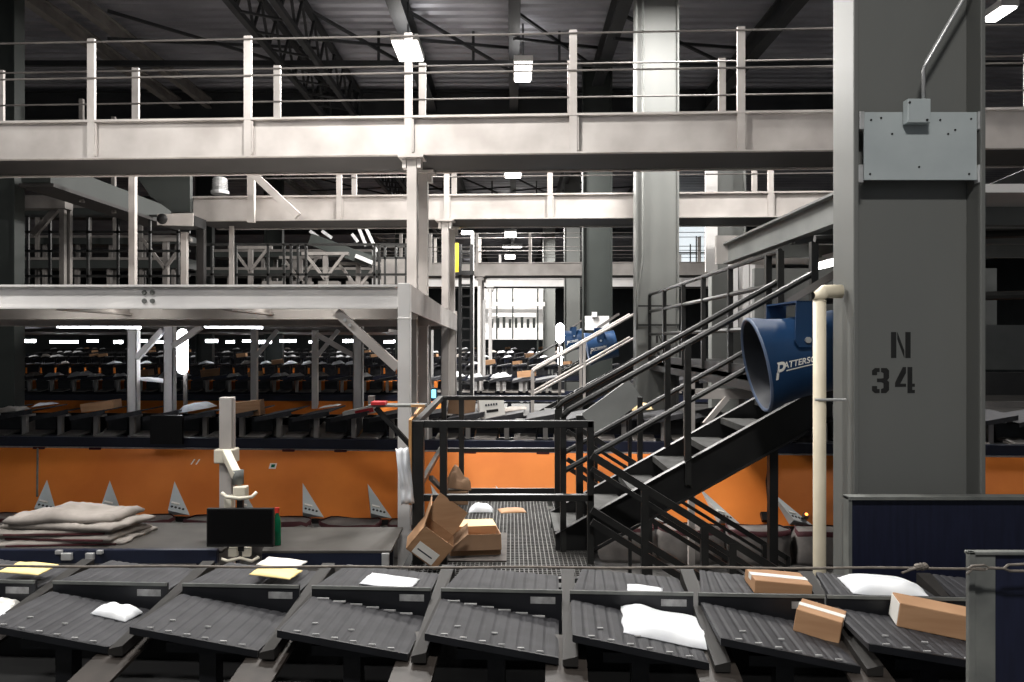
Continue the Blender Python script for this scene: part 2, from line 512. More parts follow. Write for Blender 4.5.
# ------------------------------------------------------------------ walkways
def walkway(name, lab, xl, yl, xr, yr, zt, zb, posts, ptop, rails, depth, support, m='galv', rr=.013, pw=.1, beam_only=False, seg=True):
    A, B = V((xl, yl, 0)), V((xr, yr, 0))
    u = (B - A).normalized()
    w = V((-u.y, u.x, 0))
    t = empty(name, (A + B) / 2 + V((0, 0, zb)), lab, 'walkway')
    up = V((0, 0, 1))
    for k, off in enumerate((0, depth)):
        b = MB()
        a0, b0 = A + w * off, B + w * off
        sgn = 1 if k == 0 else -1
        b.bar(a0 + w * .02 * sgn + up * (zt + zb) / 2, b0 + w * .02 * sgn + up * (zt + zb) / 2, .02, zt - zb)
        b.bar(a0 + w * -.015 * sgn + up * (zt - .015), b0 + w * -.015 * sgn + up * (zt - .015), .09, .03)
        b.bar(a0 + w * -.015 * sgn + up * (zb + .01), b0 + w * -.015 * sgn + up * (zb + .01), .09, .02)
        b.build('side_beam', m, t)
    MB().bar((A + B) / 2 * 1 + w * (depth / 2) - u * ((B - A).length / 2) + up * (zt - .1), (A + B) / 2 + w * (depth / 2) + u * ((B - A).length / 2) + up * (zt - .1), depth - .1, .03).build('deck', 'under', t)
    b = MB()
    L = (B - A).length
    n = max(3, int(L / 2.2))
    for i in range(n + 1):
        c = A + u * (L * i / n)
        b.bar(c + w * .05 + up * (zb + .14), c + w * (depth - .05) + up * (zb + .14), .12, .22)
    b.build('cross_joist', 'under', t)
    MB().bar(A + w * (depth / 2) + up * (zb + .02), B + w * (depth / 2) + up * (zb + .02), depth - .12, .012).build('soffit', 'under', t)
    for x in posts:
        s = (x - A.x) / u.x
        for off in (-.03, depth + .03):
            c = A + u * s + w * off
            b = MB()
            b.bar(c + up * (zb + .02), c + up * ptop, pw, .05, up=w)
            b.bar(c + u * (pw * .62) + up * (zb + .04), c + u * (pw * .62) + up * (zt - .04), .02, .03, up=w)
            b.build('post', m, t)
    for off in (-.03, depth + .03):
        for z in rails:
            c0, c1 = A + w * (off - .03), B + w * (off - .03)
            MB().tube([c0 + up * z, c1 + up * z], rr, 6).build('rail', 'galv_dark', t)
    for x in support:
        s = (x - A.x) / u.x
        for off in (.08, depth - .08):
            c = A + u * s + w * off
            b = MB()
            b.bar(c, c + up * (zb - .02), .13, .13, up=w)
            b.bar(c + up * (zb - .03), c + up * zb, .34, .3, up=w)
            b.bar(c + up * (zb - .16) - u * .1, c + up * (zb - .03) - u * .1, .05, .16, up=w)
            b.bar(c + up * (zb - .16) + u * .1, c + up * (zb - .03) + u * .1, .05, .16, up=w)
            b.build('support_post', m, t)
    return t


xl, xr = XX(-60, 11.0), XX(1120, 10.25)
yy = lambda x: 11.0 + (10.25 - 11.0) * (x - xl) / (xr - xl)
walkway('elevated_walkway', 'long pale steel walkway with guard rails crossing the whole picture overhead, nearest one', xl, 11.0, xr, 10.25, 5.80, 5.275,
        [-7.8, XX(93, 10.9), XX(249, 10.8), XX(409, 10.7), XX(573, 10.6), XX(740, 10.5), 5.2, 7.3], 6.9, (6.85, 6.36), 1.1, [XX(412, 10.75)])
xl, xr = XX(193, 15.2), XX(880, 14.6)
walkway('elevated_walkway', 'second pale walkway crossing below and behind the nearest one', xl, 15.2, xr, 14.6, 5.54, 5.07,
        [XX(340, 15.1), XX(447, 15), XX(550, 14.9), XX(770, 14.7)], 6.6, (6.58, 6.1), 1.1, [XX(445, 15)])
xl, xr = XX(372, 28.3), XX(770, 27.8)
walkway('elevated_walkway', 'third walkway beam, pale brown, crossing the bright middle aisle', xl, 28.3, xr, 27.8, 5.56, 5.1,
        [XX(p, 28) for p in (400, 430, 477, 530, 705)], 6.6, (6.58, 6.1), 1.2, [XX(480, 28.2)])
xl, xr = XX(372, 35), XX(720, 35)
walkway('elevated_walkway', 'fourth walkway beam, bluish white, right under the third one', xl, 35, xr, 35, 5.55, 5.18,
        [XX(p, 35) for p in (420, 500, 600, 680)], 6.6, (6.58, 6.1), 1.2, [XX(490, 35)], m='white')


# ------------------------------------------------------------------ white mezzanine platform on the left
zt, zb = 3.367, 3.125
yf, yb_ = 8.1, 15.2
xe0, xe1 = XX(410, 8.1), XX(457, 15.2)
pt = empty('mezzanine_platform', (-3, 10, 3.1), 'white painted steel mezzanine platform on posts at the left, with the bolted front beam', 'platform')
b = MB()
b.box(-8, xe0 - .12, yf, yf + .02, zb, zt)
b.box(-8, xe0 - .12, yf - .06, yf, zt - .02, zt)
b.box(-8, xe0 - .12, yf - .06, yf, zb, zb + .02)
b.build('front_beam', 'white', pt)
for px, py in ((144.5, 292.5), (152.5, 292.5), (144.5, 301), (152.5, 301)):
    MB().lathe([(0, 0), (.0, .026), (.018, .022), (.018, 0)], P(px, py, yf), (0, -1, 0), 8).build('bolt', 'pedestal', pt)
b = MB()
b.prism([(xe0, yf, zb - .02), (xe0, yf, zt + .01), (xe1, yb_, ZZ(316, yb_)), (xe1, yb_, ZZ(331, yb_))], (-.02, 0, 0))
b.box(xe1 - .35, xe1, yb_ - .05, yb_, zb, zt)
b.build('side_beam', 'galv', pt)
MB().box(-8, xe0 - .05, yf + .03, yb_ + .3, zt - .06, zt - .03).build('deck', 'galv', pt)
b = MB().box(-8, xe1, yb_, yb_ + .05, zb - .1, zt - .05)
b.build('rear_beam', 'galv_dark', pt)
for Y, dz in ((9.6, .0), (10.9, .04), (12.6, .0), (14, .0)):
    MB().ibeam((-8, Y, 3.16 - dz), (xe0 - .1, Y, 3.16 - dz), .2 + dz, .12, .02).build('cross_joist', 'galv', pt)
for X in (-6.5, -4.6, -2.9):
    MB().ibeam((X, yf + .05, 3.19), (X, yb_, 3.19), .16, .1, .02).build('floor_joist', 'galv', pt)


def plain_post(px, Y, z0, z1, w, lab_part, par, m='white'):
    x = XX(px, Y)
    b = MB()
    b.box(x - w / 2, x + w / 2, Y, Y + .015, z0, z1)
    b.box(x - w / 2, x - w / 2 + .012, Y, Y + w, z0, z1)
    b.box(x + w / 2 - .012, x + w / 2, Y, Y + w, z0, z1)
    b.box(x - w / 2 - .05, x + w / 2 + .05, Y - .04, Y + w + .04, z0, z0 + .015)
    return b.build(lab_part, m, par)


x = XX(404, 8.05)
b = MB().box(x - .062, x + .062, 8.04, 8.16, 0, zt + .015)
b.box(x - .066, x + .066, 8.036, 8.164, 3.02, 3.035)
b.box(x - .11, x + .11, 7.99, 8.21, 0, .015)
b.build('corner_post', 'white', pt, .004)
for px in (131.5, 168, 357.5):
    plain_post(px, 12.9, 0, 3.15, .15, 'post', pt)
plain_post(452, 15.1, 0, 3.15, .15, 'post', pt, 'galv')
plain_post(427, 15.1, 0, 3.1, .13, 'post', pt, 'galv')
plain_post(444, 15.3, 0, 3.1, .12, 'post', pt, 'galv')


def brace(par, a, c, w=.07, m='white', name='brace'):
    MB().bar(a, c, w, .03 if w < .09 else w, up=(0, 1, 0)).build(name, m, par)


brace(pt, P(337, 312, 8.15), P(398, 368, 8.15), .09, 'galv')
brace(pt, P(316, 334, 12.92), P(354, 356, 12.92), .08, 'galv')
brace(pt, P(137, 358, 12.9), P(163, 330, 12.9), .09)
brace(pt, P(173, 346, 12.9), P(201, 327, 12.9), .09, 'galv')
b = MB()
for px, py in ((345, 320), (350, 325)):
    b.lathe([(0, 0), (.0, .02), (.012, .018), (.012, 0)], P(px, py, 8.09), (0, -1, 0), 8)
b.build('brace_bolt', 'silver', pt)

for px, py0, py1, Y, lab in ((253.5, 326, 396, 19, 'bright white post with a brace standing between the far tray lines, left one'),
                             (314.5, 330, 380, 20, 'bright white post with a brace standing between the far tray lines, right one')):
    t = empty('mezzanine_post', (XX(px, Y), Y, 0), lab, 'post')
    xx = XX(px, Y)
    MB().box(xx - .07, xx + .07, Y, Y + .14, 0, ZZ(py0, Y)).build('shaft', 'white', t)
    MB().bar(P(px + 2, 357, Y), P(px + 24, 330, Y), .1, .05, up=(0, 1, 0)).build('brace', 'white', t)
b = MB()
b.box(-24, -2.3, 15.7, 26.6, 3.22, 3.34)
tag(b.build('mezzanine_slab', 'galv_dark'), 'far mezzanine floor above the small strip lamps', 'platform')

for xa_, xb_, lab in ((-5.6, -4.1, 'added fill tube tucked under the white platform between its joists, left one'), (-3.2, -1.7, 'added fill tube tucked under the white platform between its joists, right one')):
    e = empty('hanging_strip_light', ((xa_ + xb_) / 2, 9.2, 3.2), lab, 'lamp')  # added lamps that brighten the posts and trays under the platform
    MB().box(xa_, xb_, 9.17, 9.23, 3.2, 3.25).build('tube', 'lens', e)
    MB().box(xa_ - .03, xb_ + .03, 9.13, 9.27, 3.252, 3.29).build('housing', 'white', e)

# ------------------------------------------------------------------ landing with grating
zl = 1.10
lp = empty('landing_platform', (0, 7.3, zl), 'black railed landing with open steel grating in the middle of the picture', 'platform')
x0, x1, y0, y1 = -.80, .66, 5.75, 8.75
g = MB()
x = x0 + .04
while x < x1:
    g.box(x - .0035, x + .0035, y0, y1, zl - .03, zl)
    x += .034
y = y0 + .03
while y < y1:
    g.box(x0, x1, y - .005, y + .005, zl - .02, zl)
    y += .05
g.build('grating', 'grate', lp)
b = MB()
for a, c in (((x0, y0), (x1, y0)), ((x0, y1), (x1, y1)), ((x0, y0), (x0, y1)), ((x1, y0), (x1, y1))):
    b.bar((a[0], a[1], zl - .1), (c[0], c[1], zl - .1), .05, .2)
b.build('frame', 'black', lp)
MB().box(x0 + .03, XX(507, 6.9), 6.15, 7.05, zl, zl + .012).build('floor_mat', 'mat_', lp)
for xx in (x0 + .05, x1 - .05):
    for yy_ in (y0 + .1, y1 - .1):
        MB().box(xx - .05, xx + .05, yy_ - .05, yy_ + .05, 0, zl - .2).build('leg', 'black', lp)
yr = 6.12
def rail_post(px, Y, w, ztop, par=lp, z0=zl, name='post'):
    xx = XX(px, Y)
    return MB().box(xx - w / 2, xx + w / 2, Y - w / 2, Y + w / 2, z0, ztop).build(name, 'blackrail', par, .004)


zt1 = ZZ(420.5, yr)
for px, w in ((418.5, .085), (443.5, .055), (590.5, .05)):
    rail_post(px, yr, w, zt1)
for py, h in ((424, .055), (497.5, .05)):
    MB().box(XX(412, yr), XX(593, yr), yr - .025, yr + .025, ZZ(py, yr) - h / 2, ZZ(py, yr) + h / 2).build('rail', 'blackrail', lp, .004)
yk = 8.7
for px in (444, 461.5, 560, 640):
    rail_post(px, yk, .055, ZZ(397, yk))
for py, h in ((398, .045), (450, .045)):
    MB().box(XX(440, yk), XX(566, yk), yk - .02, yk + .02, ZZ(py, yk) - h / 2, ZZ(py, yk) + h / 2).build('rail', 'blackrail', lp, .004)
MB().box(XX(440, yk), XX(566, yk), yk - .01, yk + .01, zl, zl + .1).build('toe_plate', 'black', lp)
MB().bar((XX(415, yr) - .0, yr, zt1 - .03), (XX(441, yk), yk, ZZ(398, yk)), .05, .05).build('rail', 'blackrail', lp)
MB().bar((XX(415, yr) - .0, yr, zl + .53), (XX(441, yk), yk, zl + .53), .04, .04).build('rail', 'blackrail', lp)
MB().bar((XX(441, yk), yk, 1.2), (XX(415, yr), yr + 1.2, 1.55), .04, .04).build('side_brace', 'galv_dark', lp)
rail_post(579.5, 6.9, .06, ZZ(415, 6.9))

# ------------------------------------------------------------------ rising stair
yn, yfar = 6.5, 7.28
def znose(X):
    return EYE - (1.75 - .556 * X)


st = empty('staircase', (.4, 6.9, zl), 'black steel staircase with grey treads climbing to the right behind the blue fan', 'stairs')
XT = 2.5
for Y, s in ((yn, -1), (yfar, 1)):
    b = MB()
    poly = [(.353, Y, znose(.353)), (XT + .1, Y, znose(XT + .1)), (XT + .1, Y, znose(XT + .1) - .31), (.353, Y, zl + .0), (.353, Y, zl)]
    poly = [(.353, Y, znose(.353)), (XT + .1, Y, znose(XT + .1)), (XT + .1, Y, znose(XT + .1) - .315), (.62, Y, zl), (.353, Y, zl)]
    b.prism(poly, (0, .012 * s, 0))
    b.bar((.353, Y + .03 * s, znose(.353) - .004), (XT + .1, Y + .03 * s, znose(XT + .1) - .004), .07, .008, up=(0, 0, 1))
    b.bar((.66, Y + .03 * s, znose(.66) - .311), (XT + .1, Y + .03 * s, znose(XT + .1) - .311), .07, .008)
    b.build('stringer', 'black', st)
for k in range(8):
    h = 1.555 - .1715 * k
    X = (1.75 - h) / .556
    b = MB()
    b.box(X, X + .29, yn + .03, yfar - .03, EYE - h - .03, EYE - h)
    b.box(X - .004, X + .03, yn + .03, yfar - .03, EYE - h - .05, EYE - h + .003)
    b.build('tread', 'treadm', st)
def railz(X, drop=0):
    return EYE - .585 + .56 * (X - .414) - drop


for Y in (yn - .03, yfar + .03):
    MB().tube([(.414, Y, railz(.414) - .06), (.425, Y, railz(.414) - .01), (.46, Y, railz(.46)), (2.44, Y, railz(2.44))], .026, 8).build('handrail', 'blackrail', st)
    MB().tube([(.414, Y, railz(.414, .47)), (2.44, Y, railz(2.44, .47))], .023, 8).build('mid_rail', 'blackrail', st)
    MB().box(.39, .438, Y - .024, Y + .024, zl, railz(.414) - .04).build('post', 'blackrail', st)
    MB().box(1.395, 1.445, Y - .024, Y + .024, znose(1.42) - .2, railz(1.42)).build('post', 'blackrail', st)
b = MB()
xs = XX(774, 6.55)
b.box(xs - .035, xs + .035, 6.55, 6.62, 0, znose(xs) - .3)
b.build('support_leg', 'black', st)

# rail of the stair going down to the right
for nm, Y, lab, b_, a_ in (('descending_railing', 6.03, 'black sloping railing running down to the right in front of the rising staircase', .62, .49),
                           ('descending_railing', 8.72, 'black sloping railing running down to the right behind the rising staircase', .62, .505)):
    q = lambda X, dz: (X, Y, EYE - (a_ + b_ * X) - dz)
    Xs, Xe = .6, (2.05 if Y < 7 else 3.0)
    t = empty(nm, (Xs, Y, 0), lab, 'railing')
    MB().bar(q(Xs, 0), q(Xe, 0), .045, .055).build('top_rail', 'blackrail', t)
    MB().bar(q(Xs, .1), q(Xe, .1), .04, .035).build('rail', 'blackrail', t)
    MB().bar(q(Xs, .41), q(Xe - .2, .41), .04, .05).build('rail', 'blackrail', t)
    MB().bar(q(Xs, .5), q(Xe - .3, .5), .04, .05).build('rail', 'blackrail', t)
    MB().bar(q(Xe, -.02), q(Xe, .13), .05, .045).build('end_bend', 'blackrail', t)
    for X in ((1.0, 1.45, 1.66) if Y < 7 else (1.5, 2.75)):
        MB().box(X - .027, X + .027, Y - .025, Y + .025, 0, q(X, 0)[2]).build('post', 'blackrail', t)

# ------------------------------------------------------------------ upper walkway on the right
zu = EYE - .35
up_ = empty('upper_walkway', (3.3, 10, zu), 'black railed upper walkway at the top of the stairs, running away behind the big column', 'walkway')
MB().box(2.44, 4.6, 6.4, 16, zu - .06, zu).build('deck', 'black', up_)
b = MB()
b.box(2.44, 2.5, 7.4, 16, zu - .16, zu + .1)
b.box(2.44, 4.6, 6.38, 6.42, zu - .08, zu + .1)
b.build('edge_beam', 'black', up_)
XR = 2.44
for Y in (7.28, 7.62, 8.95, 10.2, 11.4, 12.8, 14.2):
    MB().box(XR - .028, XR + .028, Y - .028, Y + .028, zu, EYE + .82).build('post', 'blackrail', up_)
MB().box(XR - .028, XR + .028, 6.44, 6.5, zu, EYE + .8).build('post', 'blackrail', up_)
for h in (.82, .52, .12):
    MB().tube([(XR, 7.28, EYE + h), (XR, 14.2, EYE + h)], .026, 8).build('rail', 'blackrail', up_)
for h, r in ((.82, .035), (.33, .035)):
    MB().tube([(XR, 6.45, EYE + h), (4.8, 6.3, EYE + h + .05)], r, 8).build('rail', 'blackrail', up_)
for Y, X in ((8, 4.4), (11.5, 2.55), (11.5, 4.4), (15.3, 2.55), (15.3, 4.4)):
    if True:
        MB().box(X - .06, X + .06, Y, Y + .12, 0, zu - .06).build('leg', 'galv_dark', up_)
e = empty('hanging_strip_light', (3.4, 8.3, 3.6), 'added fill tube under the upper mezzanine soffit, hidden behind the big column', 'lamp')  # unseen lamp added to brighten the soffit and the cladding behind
MB().box(3.37, 3.43, 7.6, 9.0, 3.6, 3.66).build('tube', 'lens', e)
MB().box(3.33, 3.47, 7.58, 9.02, 3.66, 3.72).build('housing', 'white', e)
# sloped rails of a stair beyond the column
b = MB().bar(P(975, 196, 7.5), P(1060, 160, 7.5), .06, .1)
tag(b.build('stair_handrail', 'black'), 'thick black sloping handrail at the right edge beyond the big column', 'handrail')
b = MB().box(XX(975, 8.2), XX(1100, 8.2), 8.2, 8.3, ZZ(221, 8.2), ZZ(202, 8.2))
tag(b.build('conveyor_bed', 'galv'), 'pale conveyor side at the right edge beyond the big column', 'conveyor')
b = MB().bar(P(975, 216, 8.0), P(1006, 212, 8.0), .06, .06)
tag(b.build('strip_lamp', 'tube'), 'small bright tube lamp at the right edge beyond the big column', 'lamp')
b = MB().bar(P(975, 238, 7.8), P(1060, 226, 7.8), .5, .16)
tag(b.build('chute_lip', 'duct'), 'grey sloping chute lip at the right edge under the tube lamp', 'chute')
b = MB().box(XX(970, 9.5), XX(1130, 9.5), 9.5, 9.7, 2.46, ZZ(325, 9.5))
tag(b.build('conveyor_guard', 'duct'), 'grey machine guard at the right edge behind the upper walkway', 'guard')
b = MB().box(XX(975, 9.2), XX(1120, 9.2), 9.2, 9.3, ZZ(407, 9.2), ZZ(402, 9.2))
tag(b.build('beam_strip', 'galv'), 'thin pale beam at the right edge below the upper walkway', 'beam')
# edge of the upper mezzanine at the right
t = empty('mezzanine_edge', (3.2, 8, 3.78), 'grey edge beam and pale soffit of the upper mezzanine above the staircase', 'platform')
b = MB().box(2.58, 2.62, 5.6, 9.55, 3.72, 3.97)
b.box(2.52, 2.6, 5.6, 9.55, 3.95, 3.97)
b.box(2.52, 2.6, 5.6, 9.55, 3.72, 3.74)
b.build('edge_beam', 'duct', t)
MB().box(2.62, 6, 5.6, 9.5, 3.84, 3.9).build('soffit', 'white', t)
b = MB()
for y in (6.2, 7.4, 8.6):
    b.box(2.62, 6, y, y + .1, 3.7, 3.84)
b.build('soffit_joist', 'duct', t)
MB().box(2.44, 4.2, 9.55, 9.62, 3.72, 4.06).build('end_beam', 'galv', t)
MB().box(4.3, 4.42, 9.3, 9.42, 0, 3.84).build('leg', 'galv_dark', t)
MB().box(4.3, 4.42, 5.8, 5.92, 0, 3.84).build('leg', 'galv_dark', t)
b = MB().box(3.0, 6, 9.9, 10.0, 2.5, 3.7)
tag(b.build('cladding_panel', 'duct'), 'grey wall of cladding behind the top of the staircase', 'panel')
b = MB()
for px in (733, 744, 750):
    b.box(XX(px, 13), XX(px + 5, 13), 13, 13.3, ZZ(330, 13), ZZ(243, 13))
tag(b.build('cabinet_bank', 'white'), 'pale tall cabinet bank behind the upper walkway rails', 'cabinet')

# pale frame under the upper walkway
t = empty('steel_trestle', P(700, 430, 9.3), 'pale steel frame with a diagonal brace below the upper walkway, left of the fan', 'frame')
MB().box(XX(690, 9.3), XX(790, 9.3), 9.3, 9.36, ZZ(399, 9.3), ZZ(389, 9.3)).build('beam', 'galv', t)
MB().box(XX(689, 9.3), XX(695, 9.3), 9.3, 9.38, 0, ZZ(380, 9.3)).build('post', 'galv', t)
MB().bar(P(705, 424, 9.3), P(727, 398, 9.3), .06, .06, up=(0, 1, 0)).build('brace', 'galv', t)

# ------------------------------------------------------------------ blue fan
fc = P(757, 365, 6.04)
ax = V((1, -.05, .205)).normalized()      # from the mouth towards the back
fn = empty('barrel_fan', fc, 'big blue barrel fan tilted down over the staircase beside the cream pipe', 'fan')
R = .365
n_ = 40
MB().lathe([(0, R), (-.012, R - .006), (-.016, R - .02), (0, R - .03)], fc, ax, n_).build('mouth_lip', 'fanlip', fn, smooth=True)
MB().lathe([(0, R), (.05, R - .012), (.14, R - .04), (.26, R - .062), (.62, R - .07), (.64, R - .075)], fc, ax, n_).build('housing', 'fan', fn, smooth=True)
MB().lathe([(0, R - .028), (.1, R - .055), (.3, R - .08), (.6, R - .082)], fc, ax, n_).build('inner_lining', 'faninner', fn, smooth=True)
gm = MB()
for r in (.06, .12, .18, .24):
    gm.lathe([(.3, r - .004), (.296, r), (.3, r + .004), (.304, r)], fc, ax, 28)
sx = ax.cross(V((0, 0, 1))).normalized()
sy = sx.cross(ax)
for k in range(12):
    a = math.pi * k / 6
    dv = sx * math.cos(a) + sy * math.sin(a)
    gm.bar(fc + ax * .3 + dv * .03, fc + ax * .3 + dv * .29, .006, .006, up=ax)
gm.build('guard', 'faninner', fn)
b = MB()
for k in range(6):
    a = math.pi * k / 3
    dv = sx * math.cos(a) + sy * math.sin(a)
    tv = -sx * math.sin(a) + sy * math.cos(a)
    b.prism([fc + ax * .36 + dv * .05 - tv * .03, fc + ax * .42 + dv * .05 + tv * .03, fc + ax * .44 + dv * .27 + tv * .07, fc + ax * .37 + dv * .27 - tv * .06], ax * .006)
b.lathe([(.34, 0), (.34, .06), (.5, .06), (.5, 0)], fc, ax, 16)
b.build('blade', 'faninner', fn)
MB().lathe([(.6, .288), (.6, 0)], fc, ax, 28).build('rear_plate', 'faninner', fn)
# yoke
b = MB()
hub = fc + ax * .24
yk0, yk1 = hub.y - .325, hub.y + .325
yx0, yx1 = hub.x - .07, hub.x + .085
ztop = hub.z + .42
for Y in (yk0 - .01, yk1):
    b.prism([(yx0, Y, hub.z + .14), (yx0 + .03, Y, hub.z + .09), (yx1 - .03, Y, hub.z + .09), (yx1, Y, hub.z + .14), (yx1 + .01, Y, ztop), (yx0 + .01, Y, ztop)], (0, .012, 0))
b.hexa([(yx0 + .01, yk0 - .01, ztop - .012), (yx1 + .01, yk0 - .01, ztop - .012), (yx1 - .02, yk1 + .012, ztop - .012), (yx0 + .01, yk1 + .012, ztop - .012)],
       [(yx0 + .01, yk0 - .01, ztop), (yx1 + .01, yk0 - .01, ztop), (yx1 - .02, yk1 + .012, ztop), (yx0 + .01, yk1 + .012, ztop)])
b.build('yoke', 'fan', fn)
b = MB()
b.lathe([(0, 0), (0, .022), (.02, .022), (.02, 0)], (hub.x + .02, yk0 - .01, hub.z + .14), (0, -1, 0), 10)
b.build('pivot_bolt', 'silver', fn)
MB().bar((yx0 + .06, hub.y, ztop), (yx0 + .5, hub.y - .2, ztop + .3), .05, .05).build('mounting_arm', 'galv_dark', fn)
# lettering bent round the housing
def bent_text(txt, size, along, zoff, name, shear=.25):
    cu = bpy.data.curves.new(name, 'FONT')
    cu.body = txt
    cu.size = size
    cu.shear = shear
    cu.offset = size * .018
    ob = bpy.data.objects.new('tmp', cu)
    col.objects.link(ob)
    dg = bpy.context.evaluated_depsgraph_get()
    me = bpy.data.meshes.new_from_object(ob.evaluated_get(dg))
    bpy.data.objects.remove(ob)
    bm = bmesh.new()
    bm.from_mesh(me)
    bmesh.ops.triangulate(bm, faces=bm.faces)
    bmesh.ops.subdivide_edges(bm, edges=bm.edges, cuts=2)
    e1 = V((0, -1, 0)); e1 = (e1 - ax * e1.dot(ax)).normalized()
    e2 = ax.cross(e1); e2 = e2 if e2.z > 0 else -e2
    for v in bm.verts:
        t = along + v.co.x
        ang = (zoff + v.co.y) / .3
        if t < .14:
            r = R - .04 + (.14 - t) * .28
        else:
            r = R - .04 - (t - .14) * .18 if t < .26 else R - .062 - (t - .26) * .03
        p = fc + ax * t + (e1 * math.cos(ang) + e2 * math.sin(ang)) * (r + .003)
        v.co = p - fc
    m2 = bpy.data.meshes.new(name)
    bm.to_mesh(m2)
    bm.free()
    m2.materials.append(M['tape'])
    o = bpy.data.objects.new(name, m2)
    col.objects.link(o)
    o.parent = fn
    return o


bent_text('P', .145, .02, -.085, 'lettering', .3)
bent_text('ATTERSON', .058, .098, -.03, 'lettering', .3)
b = MB()
e1 = V((0, -1, 0)); e1 = (e1 - ax * e1.dot(ax)).normalized()
e2 = ax.cross(e1); e2 = e2 if e2.z > 0 else -e2
def cyl(t, z):
    a = z / .3
    r = (R - .04 - (t - .14) * .18 if t < .26 else R - .062 - (t - .26) * .03) + .004
    return fc + ax * t + (e1 * math.cos(a) + e2 * math.sin(a)) * r
for k in range(8):
    t0, t1 = .115 + k * .035, .115 + (k + 1) * .035
    b.add([cyl(t0, -.05), cyl(t1, -.05), cyl(t1, -.043), cyl(t0, -.043)], [(0, 1, 2, 3)])
b.build('lettering', 'tape', fn)

# ------------------------------------------------------------------ navy panels at the right
t = empty('safety_barrier', P(950, 640, 4.3), 'dark navy guard panel in front of the foot of the big column', 'panel')
MB().box(XX(849, 4.3), XX(1090, 4.3), 4.3, 4.33, .5, ZZ(499, 4.3)).build('panel', 'navydeep', t)
MB().box(XX(847, 4.3), XX(1090, 4.3), 4.27, 4.35, ZZ(499, 4.3), ZZ(496, 4.3)).build('top_edge', 'pedestal', t)
b = MB().box(XX(847, 4.3), XX(850.5, 4.3), 4.28, 4.35, .0, ZZ(497, 4.3))
b.box(XX(1060, 4.3), XX(1064, 4.3), 4.28, 4.35, 0, .6)
b.build('end_post', 'pedestal', t)
yq = 2.55
t = empty('safety_barrier', (XX(1000, yq), yq, 0), 'dark navy panel in a grey metal frame at the lower right corner, nearest the camera', 'panel')
MB().box(XX(996, yq), XX(1120, yq), yq + .01, yq + .03, .6, ZZ(556, yq)).build('panel', 'navydeep', t)
b = MB()
b.box(XX(969, yq), XX(976, yq), yq - .0, yq + .02, 0, ZZ(552, yq))
b.box(XX(976, yq), XX(997, yq), yq + .006, yq + .03, 0, ZZ(556, yq))
b.build('post', 'pedestal', t, .003)
MB().box(XX(969, yq), XX(1120, yq), yq - .0, yq + .03, ZZ(555.5, yq), ZZ(552, yq)).build('top_rail', 'pedestal', t, .003)
# wire rope
yw = yq - .05
pts = []
for k in range(41):
    px = -140 + k * (985 + 140) / 40
    pts.append(P(px, 566.2 + 2.2 * px / 985 + .5 * math.sin(k), yw))
e = empty('safety_wire', P(512, 567, yw), 'thin grey wire rope stretched across the picture in front of the trays', 'wire')
MB().tube(pts, .0042, 6).build('rope', 'wire', e, smooth=True)
b = MB()
kn = P(921, 567, yw)
for k in range(4):
    b.lathe([(-.012, .004), (-.006, .011), (.006, .011), (.012, .004)], kn + V((k * .007 - .01, 0, .002 * (k % 2))), V((1, .3 * (k - 1.5), .4)), 8)
b.tube([kn, P(910, 570, yw - .01), P(902, 573, yw - .01)], .004, 6)
b.build('knot', 'wire', e)
b = MB()
b.tube([P(966, 570, yw), P(972, 566, yw), P(984, 565, yw), P(990, 568, yw), P(984, 570, yw), P(972, 569, yw), P(967, 574, yw)], .004, 6)
b.tube([P(988, 568, yw), P(1004, 568.5, yw), P(1008, 565, yw), P(1030, 564, yw)], .0045, 6)
b.tube([P(1004, 568.5, yw), P(1010, 571, yw), P(1030, 571, yw)], .0045, 6)
b.build('hook', 'wire', e)


# ------------------------------------------------------------------ generic parcels
def pillow(w, d, h, seed, nx=20, ny=16, wr=.25):
    """soft mailer: a closed puffed sheet with creases, base centred on the origin"""
    b = MB()
    top, bot = [], []
    for j in range(ny + 1):
        for i in range(nx + 1):
            u, v = 2 * i / nx - 1, 2 * j / ny - 1
            e = (1 - abs(u) ** 3) * (1 - abs(v) ** 3)
            nn = noise.noise(V((u * 1.7 + seed, v * 1.7, seed * 2.3)))
            x = w / 2 * u * (1 + .05 * noise.noise(V((v * 2, seed, 1))))
            y = d / 2 * v * (1 + .05 * noise.noise(V((u * 2, seed, 7))))
            top.append(V((x, y, .004 + h * e ** .6 * (1 + wr * 2 * nn))))
            bot.append(V((x, y, 0)))
    N = (nx + 1) * (ny + 1)
    fs = []
    for j in range(ny):
        for i in range(nx):
            a = j * (nx + 1) + i
            fs.append((a, a + 1, a + nx + 2, a + nx + 1))
            fs.append((N + a, N + a + nx + 1, N + a + nx + 2, N + a + 1))
    ring = [i for i in range(nx + 1)] + [j * (nx + 1) + nx for j in range(1, ny + 1)] + [ny * (nx + 1) + i for i in range(nx - 1, -1, -1)] + [j * (nx + 1) for j in range(ny - 1, 0, -1)]
    for k in range(len(ring)):
        a, c = ring[k], ring[(k + 1) % len(ring)]
        fs.append((a, N + a, N + c, c))
    b.add(top + bot, fs)
    return b


def xf(b, mx):
    b.v = [mx @ p for p in b.v]
    return b


def rot(rx=0, ry=0, rz=0):
    from mathutils import Euler
    return Euler((math.radians(rx), math.radians(ry), math.radians(rz))).to_matrix().to_4x4()


def at(loc, rx=0, ry=0, rz=0):
    return Matrix.Translation(V(loc)) @ rot(rx, ry, rz)


def mailer(loc, w, d, h, lab, seed, rx=0, ry=0, rz=0, m='poly', name='polymailer', cat='parcel', group=None):
    b = xf(pillow(w, d, h, seed), at(loc, rx, ry, rz))
    return tag(b.build(name, m, smooth=True, base=loc), lab, cat, group)


